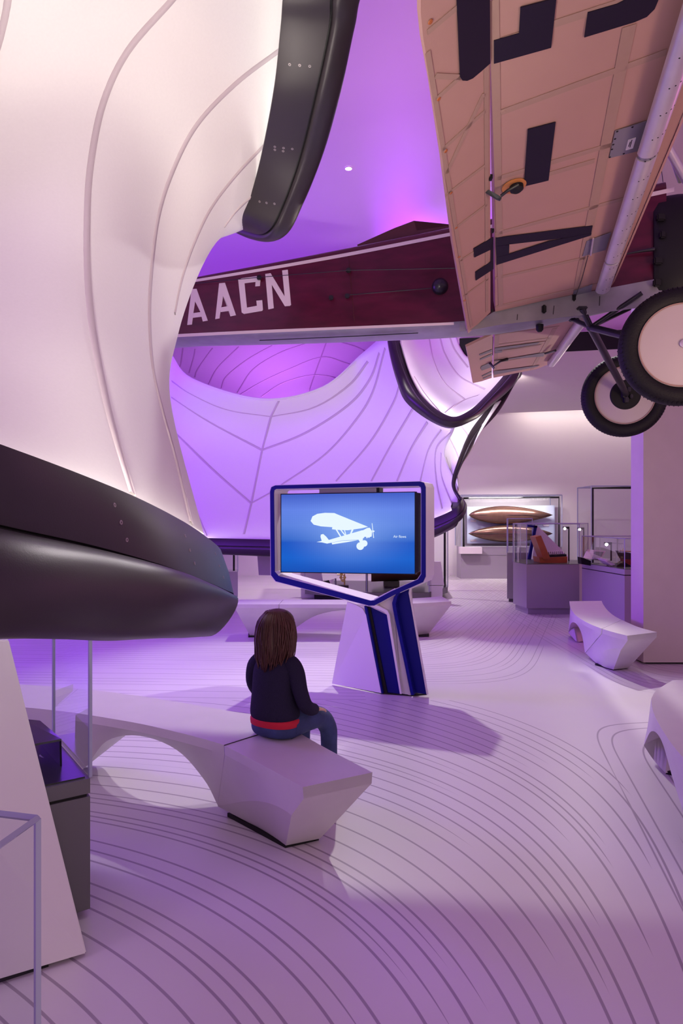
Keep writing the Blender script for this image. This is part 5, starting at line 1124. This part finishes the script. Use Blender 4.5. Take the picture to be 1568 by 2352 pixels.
jn = lathe_body('jeans', [(0, .02, .452, .095, .075), (0, .01, .462, .118, .098), (0, 0, .49, .128, .102), (0, -.003, .525, .126, .094), (0, -.003, .55, .120, .088)], M['denim'], per, wob=.0015)
bm = bmesh.new(); 
for sg in (-1, 1):
    bm = bmesh.new(); L = cr([K(sg*.06, .0, .512), K(sg*.072, .14, .508), K(sg*.083, .25, .488), K(sg*.086, .315, .42), K(sg*.086, .325, .33), K(sg*.086, .325, .17)], 5); rr = cr([V((x, 0, 0)) for x in (.072, .062, .052, .046, .042, .043)], 5)
    tube(bm, L, [r_.x for r_ in rr], 18); obj('trouser_leg', bm, M['denim'], jn, smooth=True)
    bm = bmesh.new(); bmesh.ops.create_uvsphere(bm, u_segments=18, v_segments=12, radius=1, matrix=Matrix.Translation(K(sg*.086, .375, .115)) @ Matrix.Rotation(math.atan2(kf.y, kf.x), 4, 'Z') @ Matrix.Diagonal((.105, .04, .042, 1)))
    obj('shoe', bm, M['label'], per, smooth=True)
# hair: a crown and a curtain of locks
bm = bmesh.new(); R = []
HN = 48
for z_, rx, ry, cf_ in ((1.062, .005, .005, .0), (1.058, .035, .04, 0), (1.040, .068, .072, 0), (1.01, .088, .092, 0), (.97, .098, .100, -.003), (.93, .101, .102, -.006), (.89, .099, .100, -.010), (.86, .093, .094, -.014), (.835, .085, .086, -.018), (.81, .074, .074, -.022)):
    ring = []
    for k in range(HN):
        a = 2*math.pi*k/HN; low = max(0, (1.0-z_)/.22); q = 1+.06*math.sin(a*7+z_*18)*low+.035*math.sin(a*19+z_*40)*low+.018*math.sin(a*11+z_*9)
        zz = z_-(.012*math.sin(a*7)+.010*math.sin(a*17))*low
        fr_ = math.sin(a); f_ = ry*fr_*q
        if fr_ > .25 and z_ < 1.0: f_ = min(f_, ry*.25)      # open at the face
        ring.append(bm.verts.new(K(rx*math.cos(a)*q-.002, f_+cf_+.008, zz)))
    R.append(ring)
for a, b in zip(R, R[1:]):
    for k in range(HN): bm.faces.new((a[k], a[(k+1) % HN], b[(k+1) % HN], b[k]))
o = obj('hair', bm, M['hair'], per, smooth=True); s = o.modifiers.new('smooth', 'SUBSURF'); s.levels = 1; s.render_levels = 1
random.seed(3); bm = bmesh.new()
for k in range(150):
    a = math.pi*(1.02+.96*random.random()) if k < 75 else math.pi*random.choice((.02, .98)); r0 = random.uniform(.96, 1.03)
    L = []
    for z_, rx, ry, cf_ in ((1.05, .05, .055, 0), (1.0, .092, .095, 0), (.93, .103, .101, -.006), (.88, .100, .100, -.010), (.83, .086+random.uniform(-.006,.012), .088, -.018), (.79+random.uniform(-.02, .025), .072+random.uniform(-.01,.02), .078, -.022)):
        L.append(K(rx*math.cos(a)*r0, ry*math.sin(a)*r0+cf_+.008, z_)); a += random.uniform(-.13, .13)
    L = cr(L, 3); tube(bm, L, [.0035*(1-.7*i/len(L))+.0008 for i in range(len(L))], 5)
obj('hair_strands', bm, M['hair'], o, smooth=True)['kind'] = 'stuff'
